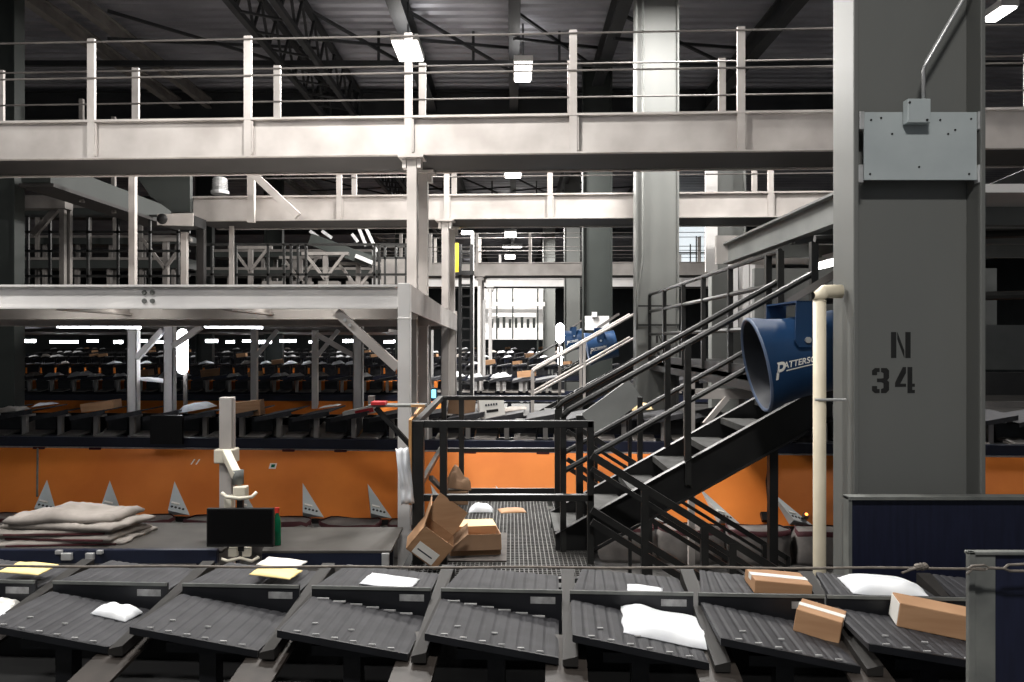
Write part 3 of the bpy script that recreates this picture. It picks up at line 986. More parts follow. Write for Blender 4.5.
def carton(loc, w, d, h, lab, rx=0, ry=0, rz=0, m='carton', tape=True, end=None, group=None, name='carton'):
    mx = at(loc, rx, ry, rz)
    if not (tape or end):
        b = MB().box(-w / 2, w / 2, -d / 2, d / 2, 0, h, mx)
        return tag(b.build(name, m, base=loc), lab, 'box', group)
    e = empty(name, loc, lab, 'box', group)
    MB().box(-w / 2, w / 2, -d / 2, d / 2, 0, h, mx).build('box_body', m, e, .004)
    if tape:
        b = MB().box(-w / 2 - .001, w / 2 + .001, -d * .12, d * .12, h * .6, h + .0015, mx)
        b.build('tape_strip', tape if isinstance(tape, str) else 'cartonl', e)
    if end:
        MB().box(-w / 2 - .002, -w / 2 + .001, -d / 2 + .005, d / 2 - .005, .005, h - .005, mx).build('end_label', end, e)
    return e


# ------------------------------------------------------------------ near sorter
NL = Line(3.05, -3.4)
PITCH = .585


def pan(name, par, xa, xb, ya, yb, zl_, zr, m, zfar=0.0, cut=0.0, ribs=True):
    """tray pan: left edge at height zl_, right edge at zr, with raised ribs along y"""
    b = MB()
    n = 10
    top, bot = [], []
    f = lambda x: zl_ + (zr - zl_) * (x - xa) / (xb - xa)
    xs = []
    for i in range(n):
        c0 = xa + (xb - xa) * i / n
        wd = (xb - xa) / n
        xs += [(c0 + wd * .05, 0), (c0 + wd * .25, .003), (c0 + wd * .75, .003), (c0 + wd * .95, 0)]
    xs = [(xa, 0)] + (xs if ribs else []) + [(xb, 0)]
    vs, fs = [], []
    for (x, r) in xs:
        xc = x if x > xa + cut else x
        k = max(0, 1 - (x - xa) / max(cut * 3, 1e-6)) if cut else 0
        vs += [(x, ya, f(x) + r), (x + cut * k, yb, f(x) + r + zfar), (x + cut * k, yb, f(x) - .02 + zfar), (x, ya, f(x) - .02)]
    for i in range(len(xs) - 1):
        a, c = i * 4, (i + 1) * 4
        for k in range(4):
            fs.append((a + k, a + (k + 1) % 4, c + (k + 1) % 4, c + k))
    fs += [(3, 2, 1, 0), tuple((len(xs) - 1) * 4 + k for k in range(4))]
    b.add(vs, fs)
    return b.build(name, m, par)


def join_into(o, mb, m):
    me = o.data
    n0 = len(me.vertices)
    vs = [tuple(v.co) for v in me.vertices] + [tuple(p) for p in mb.v]
    fs = [tuple(p.vertices) for p in me.polygons]
    k0 = len(fs)
    fs += [tuple(i + n0 for i in f) for f in mb.f]
    m2 = bpy.data.meshes.new(me.name)
    m2.from_pydata(vs, [], fs)
    m2.materials.append(me.materials[0])
    m2.materials.append(M[m])
    for p in m2.polygons:
        p.material_index = 1 if p.index >= k0 else 0
    o.data = m2


def near_tray(lab, tilt, dashes=False, sticker=True):
    t = empty('sorter_tray', (0, 0, 0), lab, 'tray', 'trays on the near sorter line')
    zc = 1.635
    dz = .55 * math.tan(math.radians(tilt)) / 2
    fp = pan('front_pan', t, -.27, .25, .05, .47, zc + dz, zc - dz, 'tray', 0)
    b = MB()
    mk = lambda x: zc + dz - 2 * dz * (x + .27) / .52
    for k in range(6):
        x = -.21 + k * .075
        b.box(x, x + .026, .062, .069, mk(x) + .001, mk(x) + .0065)
        if dashes:
            b.box(x - .03, x + .025, .455, .468, mk(x) + .002, mk(x) + .0075)
    for k in range(2):
        x = -.17 + k * .15
        b.box(x, x + .024, .17, .176, mk(x) + .001, mk(x) + .0065)
    join_into(fp, b, 'chip')
    b = MB()
    b.prism([(-.27, .042, mk(-.27) + .004), (.25, .042, mk(.25) + .004), (.25, .042, mk(.25) - .024), (-.27, .042, mk(-.27) - .024)], (0, .012, 0))
    b.build('front_lip', 'traydark', t)
    b = MB()
    b.box(-.275, .265, .5, .515, 1.5, 1.715)
    b.build('divider', 'traydark', t)
    MB().box(-.275, .265, .494, .5, 1.703, 1.717).build('divider_edge', 'pedestal', t)
    pan('rear_pan', t, -.26, .25, .515, .86, 1.712, 1.672, 'tray', .0, .05)
    if sticker:
        MB().box(.125, .235, .4975, .5, 1.655, 1.685).build('address_sticker', 'chip', t)
    b = MB()
    zf = mk(.25)
    b.hexa([(.266, .02, zf - .02), (.325, .02, zf - .02), (.325, .87, 1.65), (.262, .87, 1.65)],
           [(.266, .02, zf + .005), (.325, .02, zf + .02), (.325, .87, 1.715), (.262, .87, 1.715)])
    b.build('side_cover', 'cover', t)
    b = MB()
    b.box(-.035, .035, .15, .22, 1.2, 1.62)
    b.box(-.15, .15, .1, .3, 1.56, 1.6)
    b.build('support_post', 'traydark', t)
    b = MB()
    b.hexa([(.20, -.28, 1.50), (.36, -.28, 1.50), (.36, .28, 1.585), (.20, .28, 1.585)],
           [(.20, -.28, 1.515), (.36, -.28, 1.515), (.36, .28, 1.60), (.20, .28, 1.60)])
    b.build('link_plate', 'link', t)
    b = MB()
    b.box(-.25, .18, -.05, .4, 1.14, 1.25)
    b.box(-.2, .2, -.09, -.05, 1.43, 1.455)
    b.build('carriage', 'traydark', t)
    return t


near_labs = {
    -4: 'dark tilt tray cut off by the left frame edge, white mailers on it',
    -3: 'dark tilt tray of the near line carrying the small white pouch below the canvas pile',
    -2: 'empty dark front tilt tray of the near sorter line below the black monitor',
    -1: 'dark near tilt tray with a white envelope, in front of the packing table',
    0: 'empty dark tilt tray of the near sorter line in front of the leaning cartons',
    1: 'dark tilt tray of the near sorter line carrying the big white polybag',
    2: 'dark tilt tray of the near line carrying two brown cartons beside the cream pipe',
    3: 'dark tilt tray of the near line carrying the long brown carton before the navy panel',
}
trays = {}
for i in range(-4, 5):
    x = NL.at(498 + 140 * i, .25)
    proto = near_tray(near_labs.get(i, 'dark tilt tray of the near line hidden behind the corner guard panel'), 8.5 if i < 1 else (10 if i < 3 else 8), i in (-1, 0))
    proto.location = NL.p(x, 0, -.018)
    proto.rotation_euler = (0, 0, NL.rot)
    trays[i] = x
e = empty('sorter_conveyor', NL.p(0, .3, 0), 'black side rails and added dark sheets for shade under the near line of tilt trays', 'conveyor frame')
MB().box(-4, 4, -.35, -.27, 1.33, 1.42, NL.mx(0, 0, 0)).build('front_rail', 'traydark', e)
MB().box(-4, 4, 1.02, 1.1, 1.35, 1.55, NL.mx(0, 0, 0)).build('rear_rail', 'black', e)
MB().box(-4, 4, -.3, 1.05, 1.05, 1.13, NL.mx(0, 0, 0)).build('bed', 'black', e)  # black pan added for the dark under the trays
MB().box(-4, 4, 1.04, 1.07, .1, 1.5, NL.mx(0, 0, 0)).build('shade_backing', 'black', e)  # black sheet standing in for the shade below the near trays
for xx in (-3, -1, 1, 3):
    for y in (-.25, 1.0):
        MB().box(xx - .05, xx + .05, y - .05, y + .05, 0, 1.06, NL.mx(0, 0, 0)).build('leg', 'black', e)


def on_near(px, y, z):
    return NL.p(NL.at(px, y), y, z - .018)


def front(px, y, i, dz=.004):
    t = math.tan(math.radians(8.5 if i < 1 else (10 if i < 3 else 8)))
    x = NL.at(px, y)
    return NL.p(x, y, 1.635 - .018 + dz - t * (x - trays[i] + .01))


def rear_(px, y, i, dz=.005):
    x = NL.at(px, y)
    return NL.p(x, y, 1.692 - .018 + dz - .078 * (x - trays[i]))


mailer(front(117, .36, -3), .17, .12, .03, 'small white pouch lying on the tray below the canvas pile', 1, ry=8.5, rz=-10)
mailer(front(4, .33, -4), .2, .16, .035, 'white mailer on the tray cut off by the left frame edge', 2, ry=8.5)
mailer(front(4, .44, -4), .12, .09, .03, 'grey white packet behind the mailer at the left frame edge', 3, ry=8.5, m='tape', name='packet')
mailer(rear_(29, .62, -3), .19, .17, .012, 'pale yellow envelope on the rear pan at the left end of the near line', 4, ry=4.5, m='yellow', name='envelope', cat='envelope')
mailer(rear_(276, .62, -1), .2, .14, .01, 'cream yellow envelope on the rear pan right of the monitor', 5, ry=4.5, rz=-8, m='yellow', name='envelope', cat='envelope')
mailer(rear_(282, .76, -1, .008), .2, .14, .01, 'white envelope behind the cream yellow envelope', 6, ry=4.5, rz=-8, m='tape', name='envelope', cat='envelope')
mailer(rear_(390, .65, -1), .24, .17, .01, 'white envelope on the rear pan in front of the packing table', 7, ry=4.5, rz=-10, m='poly', name='envelope', cat='envelope')
mailer(rear_(645, .6, 1), .16, .1, .01, 'white envelope on the rear pan behind the big white polybag', 8, ry=4.5, rz=-8, m='poly', name='envelope', cat='envelope')
mailer(front(667, .34, 1), .38, .33, .045, 'big white polybag lying on the front pan in the middle right of the near line', 9, ry=10, rz=-6)
carton(rear_(777, .66, 2), .25, .2, .06, 'brown carton with a pale top on the rear pan left of the cream pipe', ry=4.5, rz=-4, tape='tape')
carton(front(818, .37, 2), .18, .16, .095, 'small brown carton with white tape sitting on the front pan near the cream pipe', ry=9, rz=-28, tape='tape')
mailer(rear_(884, .66, 3), .34, .24, .05, 'white polybag on the rear pan in front of the navy panel', 10, ry=4.5, rz=-6)
carton(front(934, .38, 3), .32, .15, .1, 'long brown carton with a white end label beside the corner guard panel', ry=8, rz=-14, tape=False, end='tape')

# ------------------------------------------------------------------ sorter lines beyond
def far_tray(lab, group, rows=True):
    t = empty('sorter_tray', (0, 0, 0), lab, 'tray', group)
    pan('tray_pan', t, -.3, .27, 0, .9, -.06, .05, 'tray', .02, 0, False)
    MB().prism([(-.3, -.01, -.055), (.27, -.01, .055), (.27, -.01, -.02), (-.3, -.01, -.12)], (0, .02, 0)).build('front_lip', 'tray', t)
    MB().box(.12, .46, .3, .5, -.38, -.09).build('carriage', 'traydark', t)
    b = MB()
    b.box(-.035, .035, .2, .27, -.38, -.03)
    b.box(-.13, .13, .16, .3, -.075, -.04)
    b.build('pedestal', 'galv', t)
    b = MB()
    b.hexa([(.12, -.05, -.37), (.45, -.05, -.37), (.45, .3, -.34), (.12, .3, -.34)], [(.12, -.05, -.35), (.45, -.05, -.35), (.45, .3, -.30), (.12, .3, -.30)])
    b.build('link_plate', 'galv_dark', t)
    return t


def sorter_row(D, deg, zt_, pitch, px0, px1, nm, chute_px, chute=(1.49, 2.33, .75), rail=(1.25, 1.49), back=True, off=0.0, simple=False, lo=None):
    L = Line(D, deg)
    g = 'trays on the %s sorter line' % nm
    lab = {'second': 'dark tilt tray on a grey pedestal, in the line right above the big orange chute',
           'third': 'dark tilt tray of the third sorter line, beyond the narrow orange chute strip',
           'fourth': 'small dark tilt tray of the fourth sorter line far back',
           'fifth': 'tiny dark tilt tray of the fifth sorter line near the horizon',
           'sixth': 'tiny dark tilt tray of the sixth sorter line at the horizon',
           'seventh': 'tiny dark tilt tray of the seventh, farthest sorter line'}[nm]
    proto = None
    x0, x1 = L.at(px0, .3), L.at(px1, .3)
    n = int((x1 - x0) / pitch) + 1
    pos = []
    for i in range(n):
        x = x0 + off + pitch * i
        q = L.p(x, .45, 0)
        if any(abs(q.x - a) < .85 and abs(q.y - b_) < .85 for a, b_ in COLS):
            continue
        if proto is None:
            if simple:
                b = MB()
                b.box(-.29, .27, 0, .9, -.03, .02, rot(0, -10, 0))
                b.box(-.035, .035, .2, .27, -.38, -.03)
                b.box(.1, .5, .3, .5, -.4, -.06)
                o = b.build('sorter_tray', 'tray', base=(0, 0, 0))
                tag(o, lab, 'tray', g)
            else:
                o = far_tray(lab, g)
            proto = o
        else:
            o = copy_tree(proto)
        o.location = L.p(x, 0, zt_)
        o.rotation_euler = (0, 0, L.rot)
        pos.append(x)
    e = empty('sorter_conveyor', L.p(0, 0, 0), 'navy edge rail and bed carrying the %s line of tilt trays' % nm, 'conveyor frame')
    mx = L.mx(0, 0, 0)
    xa, xb = x0 - 1, x1 + 1
    MB().box(xa, xb, -.62, -.56, EYE - rail[1], EYE - rail[0], mx).build('edge_rail', 'navy', e)
    MB().box(xa, xb, -.6, 1.0, EYE - rail[1] - .05, EYE - rail[1] - .01, mx).build('bed', 'traydark', e)
    MB().box(xa, xb, .95, 1.0, EYE - rail[1], zt_ - .38, mx).build('rear_rail', 'navy', e)
    k = xa
    while k < xb:
        for y in (-.5, .9):
            MB().box(k - .05, k + .05, y - .05, y + .05, 0, EYE - rail[1] - .05, mx).build('leg', 'navy', e)
        k += 3.0
    h0, h1, run = chute
    c = empty('sorting_chute', L.p(0, -.9, 0), {'second': 'long bright orange plywood chute wall below the second line of trays',
                                                 'third': 'narrow orange chute strip below the third line of trays',
                                                 'fourth': 'dim orange chute strip below the fourth line of trays',
                                                 'fifth': 'faint orange chute strip below the fifth line of trays',
                                                 'sixth': 'faint orange chute strip below the sixth line of trays',
                                                 'seventh': 'faint orange chute strip below the farthest line of trays'}[nm], 'chute')
    ya = -.63
    b = MB()
    b.prism([(xa, ya, EYE - h0), (xa, ya - run, EYE - h1), (xa, ya - run, EYE - h1 - .03), (xa, ya + .03, EYE - h0 - .0)], ((xb if nm == 'second' else L.at(445, ya)) - xa, 0, 0))
    xf(b, mx).build('chute_panel', 'orange', c)
    if nm == 'second':
        MB().box(xa, xb, ya - run - .03, ya - run + .02, EYE - h1 - .06, EYE - h1 + .006, mx).build('bottom_edge', 'black', c)
        MB().box(xa, xb, ya - .012, ya + .02, EYE - h0 - .012, EYE - h0 + .004, mx).build('top_trim', 'chip', c)
        for px in (40, 96, 289, 341, 470, 543):
            x = L.at(px, ya)
            MB().box(x - .09, x + .09, ya - .03, ya - .012, EYE - h0 - .03, EYE - h0 + .004, mx).build('red_stop_mark', 'red', c)
        # triangular deflector wedges
        for px in (45, 110.5, 178, 246, 312, 380, 446, 514, 581, 655, 728, 800, 868, 938, 1002):
            yb2 = ya - run
            x = L.at(px, yb2)
            s = (EYE - h0 - (EYE - h1)) / run
            ptp = lambda xx, f, lift=0: V((xx, yb2 + run * f - lift * .75, EYE - h1 + (h1 - h0) * f + lift * .66))
            apx = -.225 - .02 * (px - 45) / 170
            A, B, C, Dd = ptp(-.13, .02), ptp(.16, .02), ptp(apx, .5), ptp(-.1, .02, .13)
            b = MB().add([V((x, 0, 0)) + q for q in (A, B, C, Dd)], [(0, 1, 3), (1, 2, 3), (2, 0, 3), (0, 2, 1)])
            w = xf(b, mx).build('deflector', 'plate', c)
            b = MB()
            n_ = (C - B).cross(Dd - B).normalized()
            if n_.y > 0:
                n_ = -n_
            for q in range(4):
                f = .16 + q * .2
                ctr = V((x, 0, 0)) + (Dd + (B - Dd) * f) * .86 + C * .14
                b.lathe([(0, 0), (.0, .017), (.006, .017), (.006, 0)], ctr + n_ * .002, n_, 8)
            xf(b, mx).build('photo_eye', 'black', c)
            b = MB()
            a0 = V((x, 0, 0)) + (Dd + (B - Dd) * .1) * .74 + C * .26
            a1 = V((x, 0, 0)) + (Dd + (B - Dd) * .6) * .74 + C * .26
            b.bar(a0 + n_ * .006, a1 + n_ * .006, .03, .02, up=n_)
            xf(b, mx).build('reflector', 'tape', c)
    if back:
        b = MB().box(xa, L.at(440, 1.35), 1.35, 1.38, zt_ - .42, zt_ - .16, mx)
        b.build('back_panel', 'orange' if nm in ('third', 'fourth') else 'traydark', c)
    else:
        MB().box(xa, xb, .96, .99, EYE - rail[1], zt_ - .09, mx).build('rear_cover', 'black', e)
    return L, pos


L2, pos2 = sorter_row(12.0, -4.0, 1.68, .593, -20, 1060, 'second', None, chute=(1.57, 2.40, .75), rail=(1.42, 1.56), back=False, off=.22)
L3, pos3 = sorter_row(20.7, -2.0, 1.83, .60, 10, 860, 'third', None, chute=(1.52, 1.95, .6), rail=(1.36, 1.52))
L4, pos4 = sorter_row(31, -2.0, 1.86, .60, 10, 640, 'fourth', None, chute=(1.5, 1.9, .6), rail=(1.32, 1.5), simple=True)
L5, pos5 = sorter_row(42, -2.0, 1.92, .64, 10, 600, 'fifth', None, chute=(1.45, 1.8, .6), rail=(1.25, 1.45), simple=True)

L6, pos6 = sorter_row(53, -2.0, 2.0, .64, 40, 590, 'sixth', None, chute=(1.4, 1.75, .6), rail=(1.2, 1.4), simple=True)
L7, pos7 = sorter_row(65, -2.0, 2.1, .7, 45, 580, 'seventh', None, chute=(1.3, 1.6, .6), rail=(1.1, 1.3), simple=True)

# small things on the orange wall
def on_chute(px, f, lift=.004):
    ya, run = -.63, .75
    y = ya - run * (1 - f)
    return L2.p(L2.at(px, y), y - lift * .75, EYE - 2.40 + (2.40 - 1.57) * f + lift * .66)


sl = math.degrees(math.atan2(.84, .75))
b = xf(MB().box(-.05, .05, -.045, .045, 0, .004), at(on_chute(273, .74), sl, 0, -3))
e = tag(b.build('warning_sticker', 'tape'), 'small pale sticker with a green mark high on the orange chute', 'sticker')
xf(MB().box(-.025, .03, -.025, .025, .004, .006), at(on_chute(273, .74), sl, 0, -3)).build('green_mark', 'green', e)
e = empty('paper_scrap', on_chute(195, .79), 'two tiny white paper scraps high on the orange chute left of the monitor mast', 'paper')
for dx in (-2, 3):
    xf(MB().box(-.012, .012, -.045, .045, 0, .003), at(on_chute(195 + dx, .79), sl, 0, -30)).build('scrap', 'tape', e)
e = empty('indicator_light', on_chute(805, .12, .05), 'tiny glowing orange indicator low on the chute left of the cream pipe', 'light')
xf(MB().box(-.03, .03, -.03, .03, -.04, .03), at(on_chute(805, .12, .05), sl)).build('housing', 'galv_dark', e)
xf(MB().lathe([(.03, 0), (.03, .02), (.045, .012), (.045, 0)], (0, 0, 0), (0, 0, 1), 10), at(on_chute(805, .12, .05), sl)).build('lens', 'warmled', e)
b = MB().tube([on_chute(770, .95), on_chute(766, .6, .03), on_chute(768, .3, .03), on_chute(767, .1, .03)], .012, 6)
e = tag(b.build('cable', 'black'), 'black cable hanging down the orange chute beside the stair support leg', 'cable')
xf(MB().box(-.07, .07, -.06, .06, 0, .06), at(on_chute(766, .1), sl)).build('plug_box', 'black', e)
b = MB().tube([on_chute(38, .97, .01), on_chute(37.5, .25, .01)], .014, 6)
tag(b.build('grey_strip', 'pedestal'), 'thin grey strip running down the orange chute at the left end', 'strip')

# parcels on the second line
def on2(px, y, dz=0.0):
    return L2.p(L2.at(px, y), y, 1.68 + dz)


carton(on2(102, .4, .02), .5, .35, .13, 'brown carton on the second line left of the white posts', ry=-7, rz=6, tape=False)
carton(on2(247, .3, -.06), .5, .3, .23, 'big brown carton on the second line just right of the monitor mast', ry=-6, rz=3, tape=False)
e = carton(on2(361, .25, -.03), .5, .3, .11, 'white box with a red front panel on the second line left of the corner post', ry=-12, rz=4, m='tape', tape=False)
xf(MB().box(-.06, .22, -.158, -.15, .02, .09), at(on2(361, .25, -.03), 0, -12, 4)).build('red_panel', 'redtape', None, base=on2(361, .25, -.03))
bpy.data.objects['red_panel'].parent = e
bpy.data.objects['red_panel'].location = (0, 0, 0)
carton(on2(461, .5, -.02), .42, .3, .26, 'dusty brown carton on the second line behind the left of the landing rail', ry=4, rz=5, tape='cartonl', m='cartond')
e = carton(on2(492, .3, -.05), .38, .3, .3, 'white carton with a black bar on the second line behind the landing', ry=-6, rz=8, m='tape', tape=False)
q = at(on2(492, .3, -.05), 0, -6, 8)
b = xf(MB().box(-.09, .09, -.156, -.151, .09, .13), q)
b.build('black_bar', 'stencil', e)
b = MB()
for k in range(5):
    b.box(-.1 + k * .04, -.075 + k * .04, -.156, -.151, .19, .22)
xf(b, q).build('print', 'navy', e)
mailer(on2(197, .3, .03), .5, .4, .1, 'crumpled white mailer on the second line left of the monitor mast', 21, ry=-10)
mailer(on2(12, .2, .0), .38, .4, .08, 'beige mailer at the left end of the second line', 22, ry=-6, m='canvas')
mailer(on2(330, .5, .08), .3, .3, .02, 'flat white envelope on the second line left of the red fronted box', 23, ry=-8, m='tape', name='envelope', cat='envelope')
mailer(on2(45, .5, .07), .3, .3, .04, 'small white mailer on the second line near the left column', 24, ry=-8)
mailer(on2(627, .4, .06), .75, .4, .1, 'beige paper parcel on the second line seen through the stair rails', 25, ry=-4, m='cartonl')
mailer(on2(514, .6, .03), .4, .3, .05, 'small pale mailer right of the white carton with a black bar', 26, ry=-8, m='canvas')
for px, m, lab in ((38, 'canvas', 'crumpled paper under the second line trays near the left column'), (118, 'canvas', 'crumpled paper bundle under the second line trays below the brown carton'),
                   (280, 'canvas', 'crumpled paper under the second line trays right of the monitor mast'), (322, 'canvas', 'white crumpled bag under the second line trays left of the red fronted box'),
                   (372, 'carton', 'brown paper under the white box with a red front'), (487, 'carton', 'small brown packet under the white carton with a black bar')):
    mailer(L2.p(L2.at(px, .5), .5, 1.30), .4, .3, .17, lab, px * .1, m=m, name='paper_bundle', cat='paper')

# parcels on the far lines: scattered and numerous
rnd = random.Random(11)
for L, z, pos, nm, step, cnt in ((L3, 1.86, pos3, 'third', 3, 60), (L4, 1.89, pos4, 'fourth', 2, 60), (L5, 1.95, pos5, 'fifth', 2, 50), (L6, 2.03, pos6, 'sixth', 2, 50), (L7, 2.13, pos7, 'seventh', 2, 50)):
    protos = {}
    for k, x in enumerate(pos):
        r = rnd.random()
        if r > .62:
            continue
        kind = 'mailer' if r < .36 else ('carton' if r < .52 else 'bundle')
        s = rnd.uniform(.75, 1.25)
        loc = L.p(x + rnd.uniform(-.1, .1), rnd.uniform(.2, .5), z + .0)
        if kind not in protos:
            if kind == 'mailer':
                o = xf(pillow(.42, .4, .09, k, 6, 5), rot(0, -6, 0)).build('polymailer', 'poly', base=(0, 0, 0))
                tag(o, 'small white mailer lying on the %s sorter line' % nm, 'parcel', 'white mailers on the %s sorter line' % nm)
            elif kind == 'carton':
                o = MB().box(-.2, .2, -.15, .15, 0, .16, rot(0, -6, 0)).build('carton', 'carton', base=(0, 0, 0))
                tag(o, 'small brown carton on the %s sorter line' % nm, 'box', 'brown cartons on the %s sorter line' % nm)
            else:
                o = xf(pillow(.4, .35, .12, k + .5, 6, 5), rot(0, -6, 0)).build('grey_parcel', 'canvas', base=(0, 0, 0))
                tag(o, 'small grey parcel on the %s sorter line' % nm, 'parcel', 'grey parcels on the %s sorter line' % nm)
            protos[kind] = o
        else:
            o = copy_tree(protos[kind])
        o.location = loc
        o.rotation_euler = (0, 0, rnd.uniform(-.5, .5))
        o.scale = (s, s, s)

# ------------------------------------------------------------------ mail sacks below the chute
e = empty('rail_monitor', L2.p(L2.at(167, -.66), -.66, 1.3), 'black screen seen against the navy rail of the second line, left of the monitor mast', 'monitor')
xf(MB().box(-.24, .24, -.03, .02, 0, .42), L2.mx(L2.at(167, -.7), -.7, 1.3)).build('casing', 'screen', e)
xf(MB().box(-.05, .05, .0, .12, .1, .2), L2.mx(L2.at(167, -.7), -.7, 1.3)).build('bracket', 'black', e)


def sack(seed, h=.42):
    b = MB()
    nx, nz = 16, 8
    vs, fs = [], []
    for j in range(nz + 1):
        f = j / nz
        for i in range(nx):
            a = 2 * math.pi * i / nx
            rr = .9 + .1 * math.sin(f * 3)
            bul = 1 + .12 * noise.noise(V((math.cos(a) * 1.5 + seed, math.sin(a) * 1.5, f * 2)))
            vs.append(V((.42 * rr * bul * math.copysign(abs(math.cos(a)) ** .6, math.cos(a)), .22 * rr * bul * math.copysign(abs(math.sin(a)) ** .6, math.sin(a)),
                         h * f * (1 + .1 * noise.noise(V((a, seed, f)))))))
    for j in range(nz):
        for i in range(nx):
            i2 = (i + 1) % nx
            fs.append((j * nx + i, j * nx + i2, (j + 1) * nx + i2, (j + 1) * nx + i))
    fs.append(tuple(nz * nx + i for i in range(nx)))
    fs.append(tuple(reversed(range(nx))))
    b.add(vs, fs)
    hem = MB()
    base = nz * nx
    ring = [vs[base + i] for i in range(nx)]
    hv = [p * 1 + V((p.x * .03, p.y * .05, -.05)) for p in ring] + [p + V((p.x * .03, p.y * .05, .015)) for p in ring] + [p * 1 + V((0, 0, .015)) for p in ring]
    hf = [(i, (i + 1) % nx, nx + (i + 1) % nx, nx + i) for i in range(nx)] + [(nx + i, nx + (i + 1) % nx, 2 * nx + (i + 1) % nx, 2 * nx + i) for i in range(nx)]
    hem.add(hv, hf)
    return b, hem


px = 10
k = 0
while px < 1040:
    y = -1.62
    loc = L2.p(L2.at(px, y), y, 0)
    lab = ('grey mail sack with dark red hem below the orange chute behind the packing tables' if px < 420 else
           'grey mail sack with a dark red hem standing below the orange chute, behind the stairs')
    e = empty('mail_sack', loc, lab, 'sack', 'mail sacks behind the tables' if px < 420 else 'mail sacks behind the stairs')
    e.rotation_euler = (0, 0, L2.rot)
    e.location = (0, 0, 0)
    bb, hh = sack(k * 3.1)
    bb.build('sack_body', 'sack', e, smooth=True)
    hh.build('hem', 'red', e, smooth=True)
    e.location = loc
    px += 68
    k += 1

# ------------------------------------------------------------------ packing tables, monitor, canvas pile
TZ = .94
t = empty('packing_table', (-1.65, 7.5, 0), 'grey topped packing table with navy apron right of the monitor', 'table')
b = MB().prism([(XX(262, 7.1), 7.1, TZ - .025), (XX(391, 7.1), 7.1, TZ - .025), (XX(403, 8.0), 8.0, TZ - .025), (XX(275, 8.0), 8.0, TZ - .025)], (0, 0, .025))
b.build('table_top', 'tabletop', t, .004)
MB().box(XX(262, 7.1), XX(384, 7.1), 7.1, 7.13, TZ - .13, TZ - .026).build('apron', 'navy', t)
MB().box(XX(382, 7.08), XX(389, 7.08), 7.06, 7.1, TZ - .12, TZ - .02).build('corner_bracket', 'silver', t)
for xx, yy_ in ((-2.15, 7.2), (-1.2, 7.2), (-2.15, 7.9), (-1.2, 7.9)):
    MB().box(xx - .03, xx + .03, yy_ - .03, yy_ + .03, 0, TZ - .03).build('leg', 'navy', t)
t = empty('packing_table', (-3.8, 7.6, 0), 'long grey packing table with a navy front bar under the canvas pile at the left', 'table')
MB().box(-5.4, XX(222, 7.1), 7.1, 8.2, TZ - .025, TZ).build('table_top', 'tabletop', t, .004)
MB().box(-5.4, XX(217, 7.05), 7.04, 7.1, TZ - .1, TZ + .02).build('front_bar', 'navy', t, .004)
for px, w in ((59, .055), (67, .09), (90, .07), (100, .05)):
    xx = XX(px, 7.02)
    lo_ = ZZ(560 if w > .06 else 554, 7.02)
    MB().box(xx - w / 2, xx + w / 2, 7.0, 7.04, lo_, ZZ(550 if w < .06 else 553, 7.02)).build('clamp', 'silver', t, .006)
for xx, yy_ in ((-5.2, 7.2), (-2.8, 7.2), (-5.2, 8.1), (-2.8, 8.1)):
    MB().box(xx - .03, xx + .03, yy_ - .03, yy_ + .03, 0, TZ - .03).build('leg', 'navy', t)

# monitor mast with arm
ym = 7.42
t = empty('monitor_mast', (XX(225, ym), ym, 0), 'tall grey aluminium mast with a swing arm holding the black monitor', 'mast')
xm0, xm1 = XX(219, ym), XX(231.5, ym)
b = MB().box(xm0, xm1, ym, ym + .1, .3, ZZ(397.5, ym))
b.box(xm1, xm1 + .012, ym + .02, ym + .08, .3, ZZ(398, ym))
b.build('column', 'galv', t, .006)
MB().box(xm0 - .25, xm1 + .25, ym - .2, ym + .3, 0, .3).build('foot', 'pedestal', t, .01)
b = MB()
b.box(XX(215, ym), XX(235, ym), ym - .04, ym + .13, ZZ(463, ym), ZZ(449, ym))
b.build('collar', 'beige', t, .012)
b = MB().bar(P(226, 453, ym - .06), P(237, 476, ym - .32), .075, .08)
b.build('arm', 'beige', t, .01)
b = MB().tube([P(238, 470, ym - .3), P(238, 484, ym - .3)], .05, 14)
b.build('arm_joint', 'pedestal', t, smooth=True)
MB().box(XX(234, 7.08), XX(247, 7.08), 7.04, 7.14, ZZ(497, 7.08), ZZ(486, 7.08)).build('head_block', 'beige', t, .012)
pts = [P(222, 493, 7.0), P(227, 497, 6.97), P(240, 498.5, 6.95), P(252, 497, 6.97), P(256.5, 492, 7.0)]
MB().tube(pts, .016, 8).build('handle', 'beige', t, smooth=True)
MB().box(XX(237, 7.0), XX(243, 7.0), 6.99, 7.03, ZZ(510, 7.0), ZZ(499, 7.0)).build('tilt_bracket', 'black', t)
MB().box(XX(224, 7.1), XX(231, 7.1), 7.1, 7.2, ZZ(512, 7.1), ZZ(497, 7.1)).build('cable_clip', 'beige', t)
ys_ = 6.9
e = empty('monitor', P(240, 552, ys_), 'black flat monitor on the swing arm in front of the orange chute', 'monitor')
MB().box(XX(206.5, ys_), XX(273.5, ys_), ys_, ys_ + .04, ZZ(547, ys_), ZZ(508.5, ys_)).build('casing', 'black', e, .004)
MB().box(XX(208, ys_), XX(272, ys_), ys_ - .002, ys_ + .001, ZZ(544, ys_), ZZ(510, ys_)).build('screen', 'screen', e)
MB().box(XX(237, ys_), XX(243, ys_), ys_ + .02, ys_ + .05, ZZ(552, ys_), ZZ(546, ys_)).build('stand_neck', 'black', e)
b = MB()
b.box(XX(229, 6.95), XX(237.5, 6.95), 6.93, 6.98, ZZ(556, 6.95), ZZ(547.5, 6.95))
b.box(XX(243, 6.95), XX(250.5, 6.95), 6.93, 6.98, ZZ(556, 6.95), ZZ(547.5, 6.95))
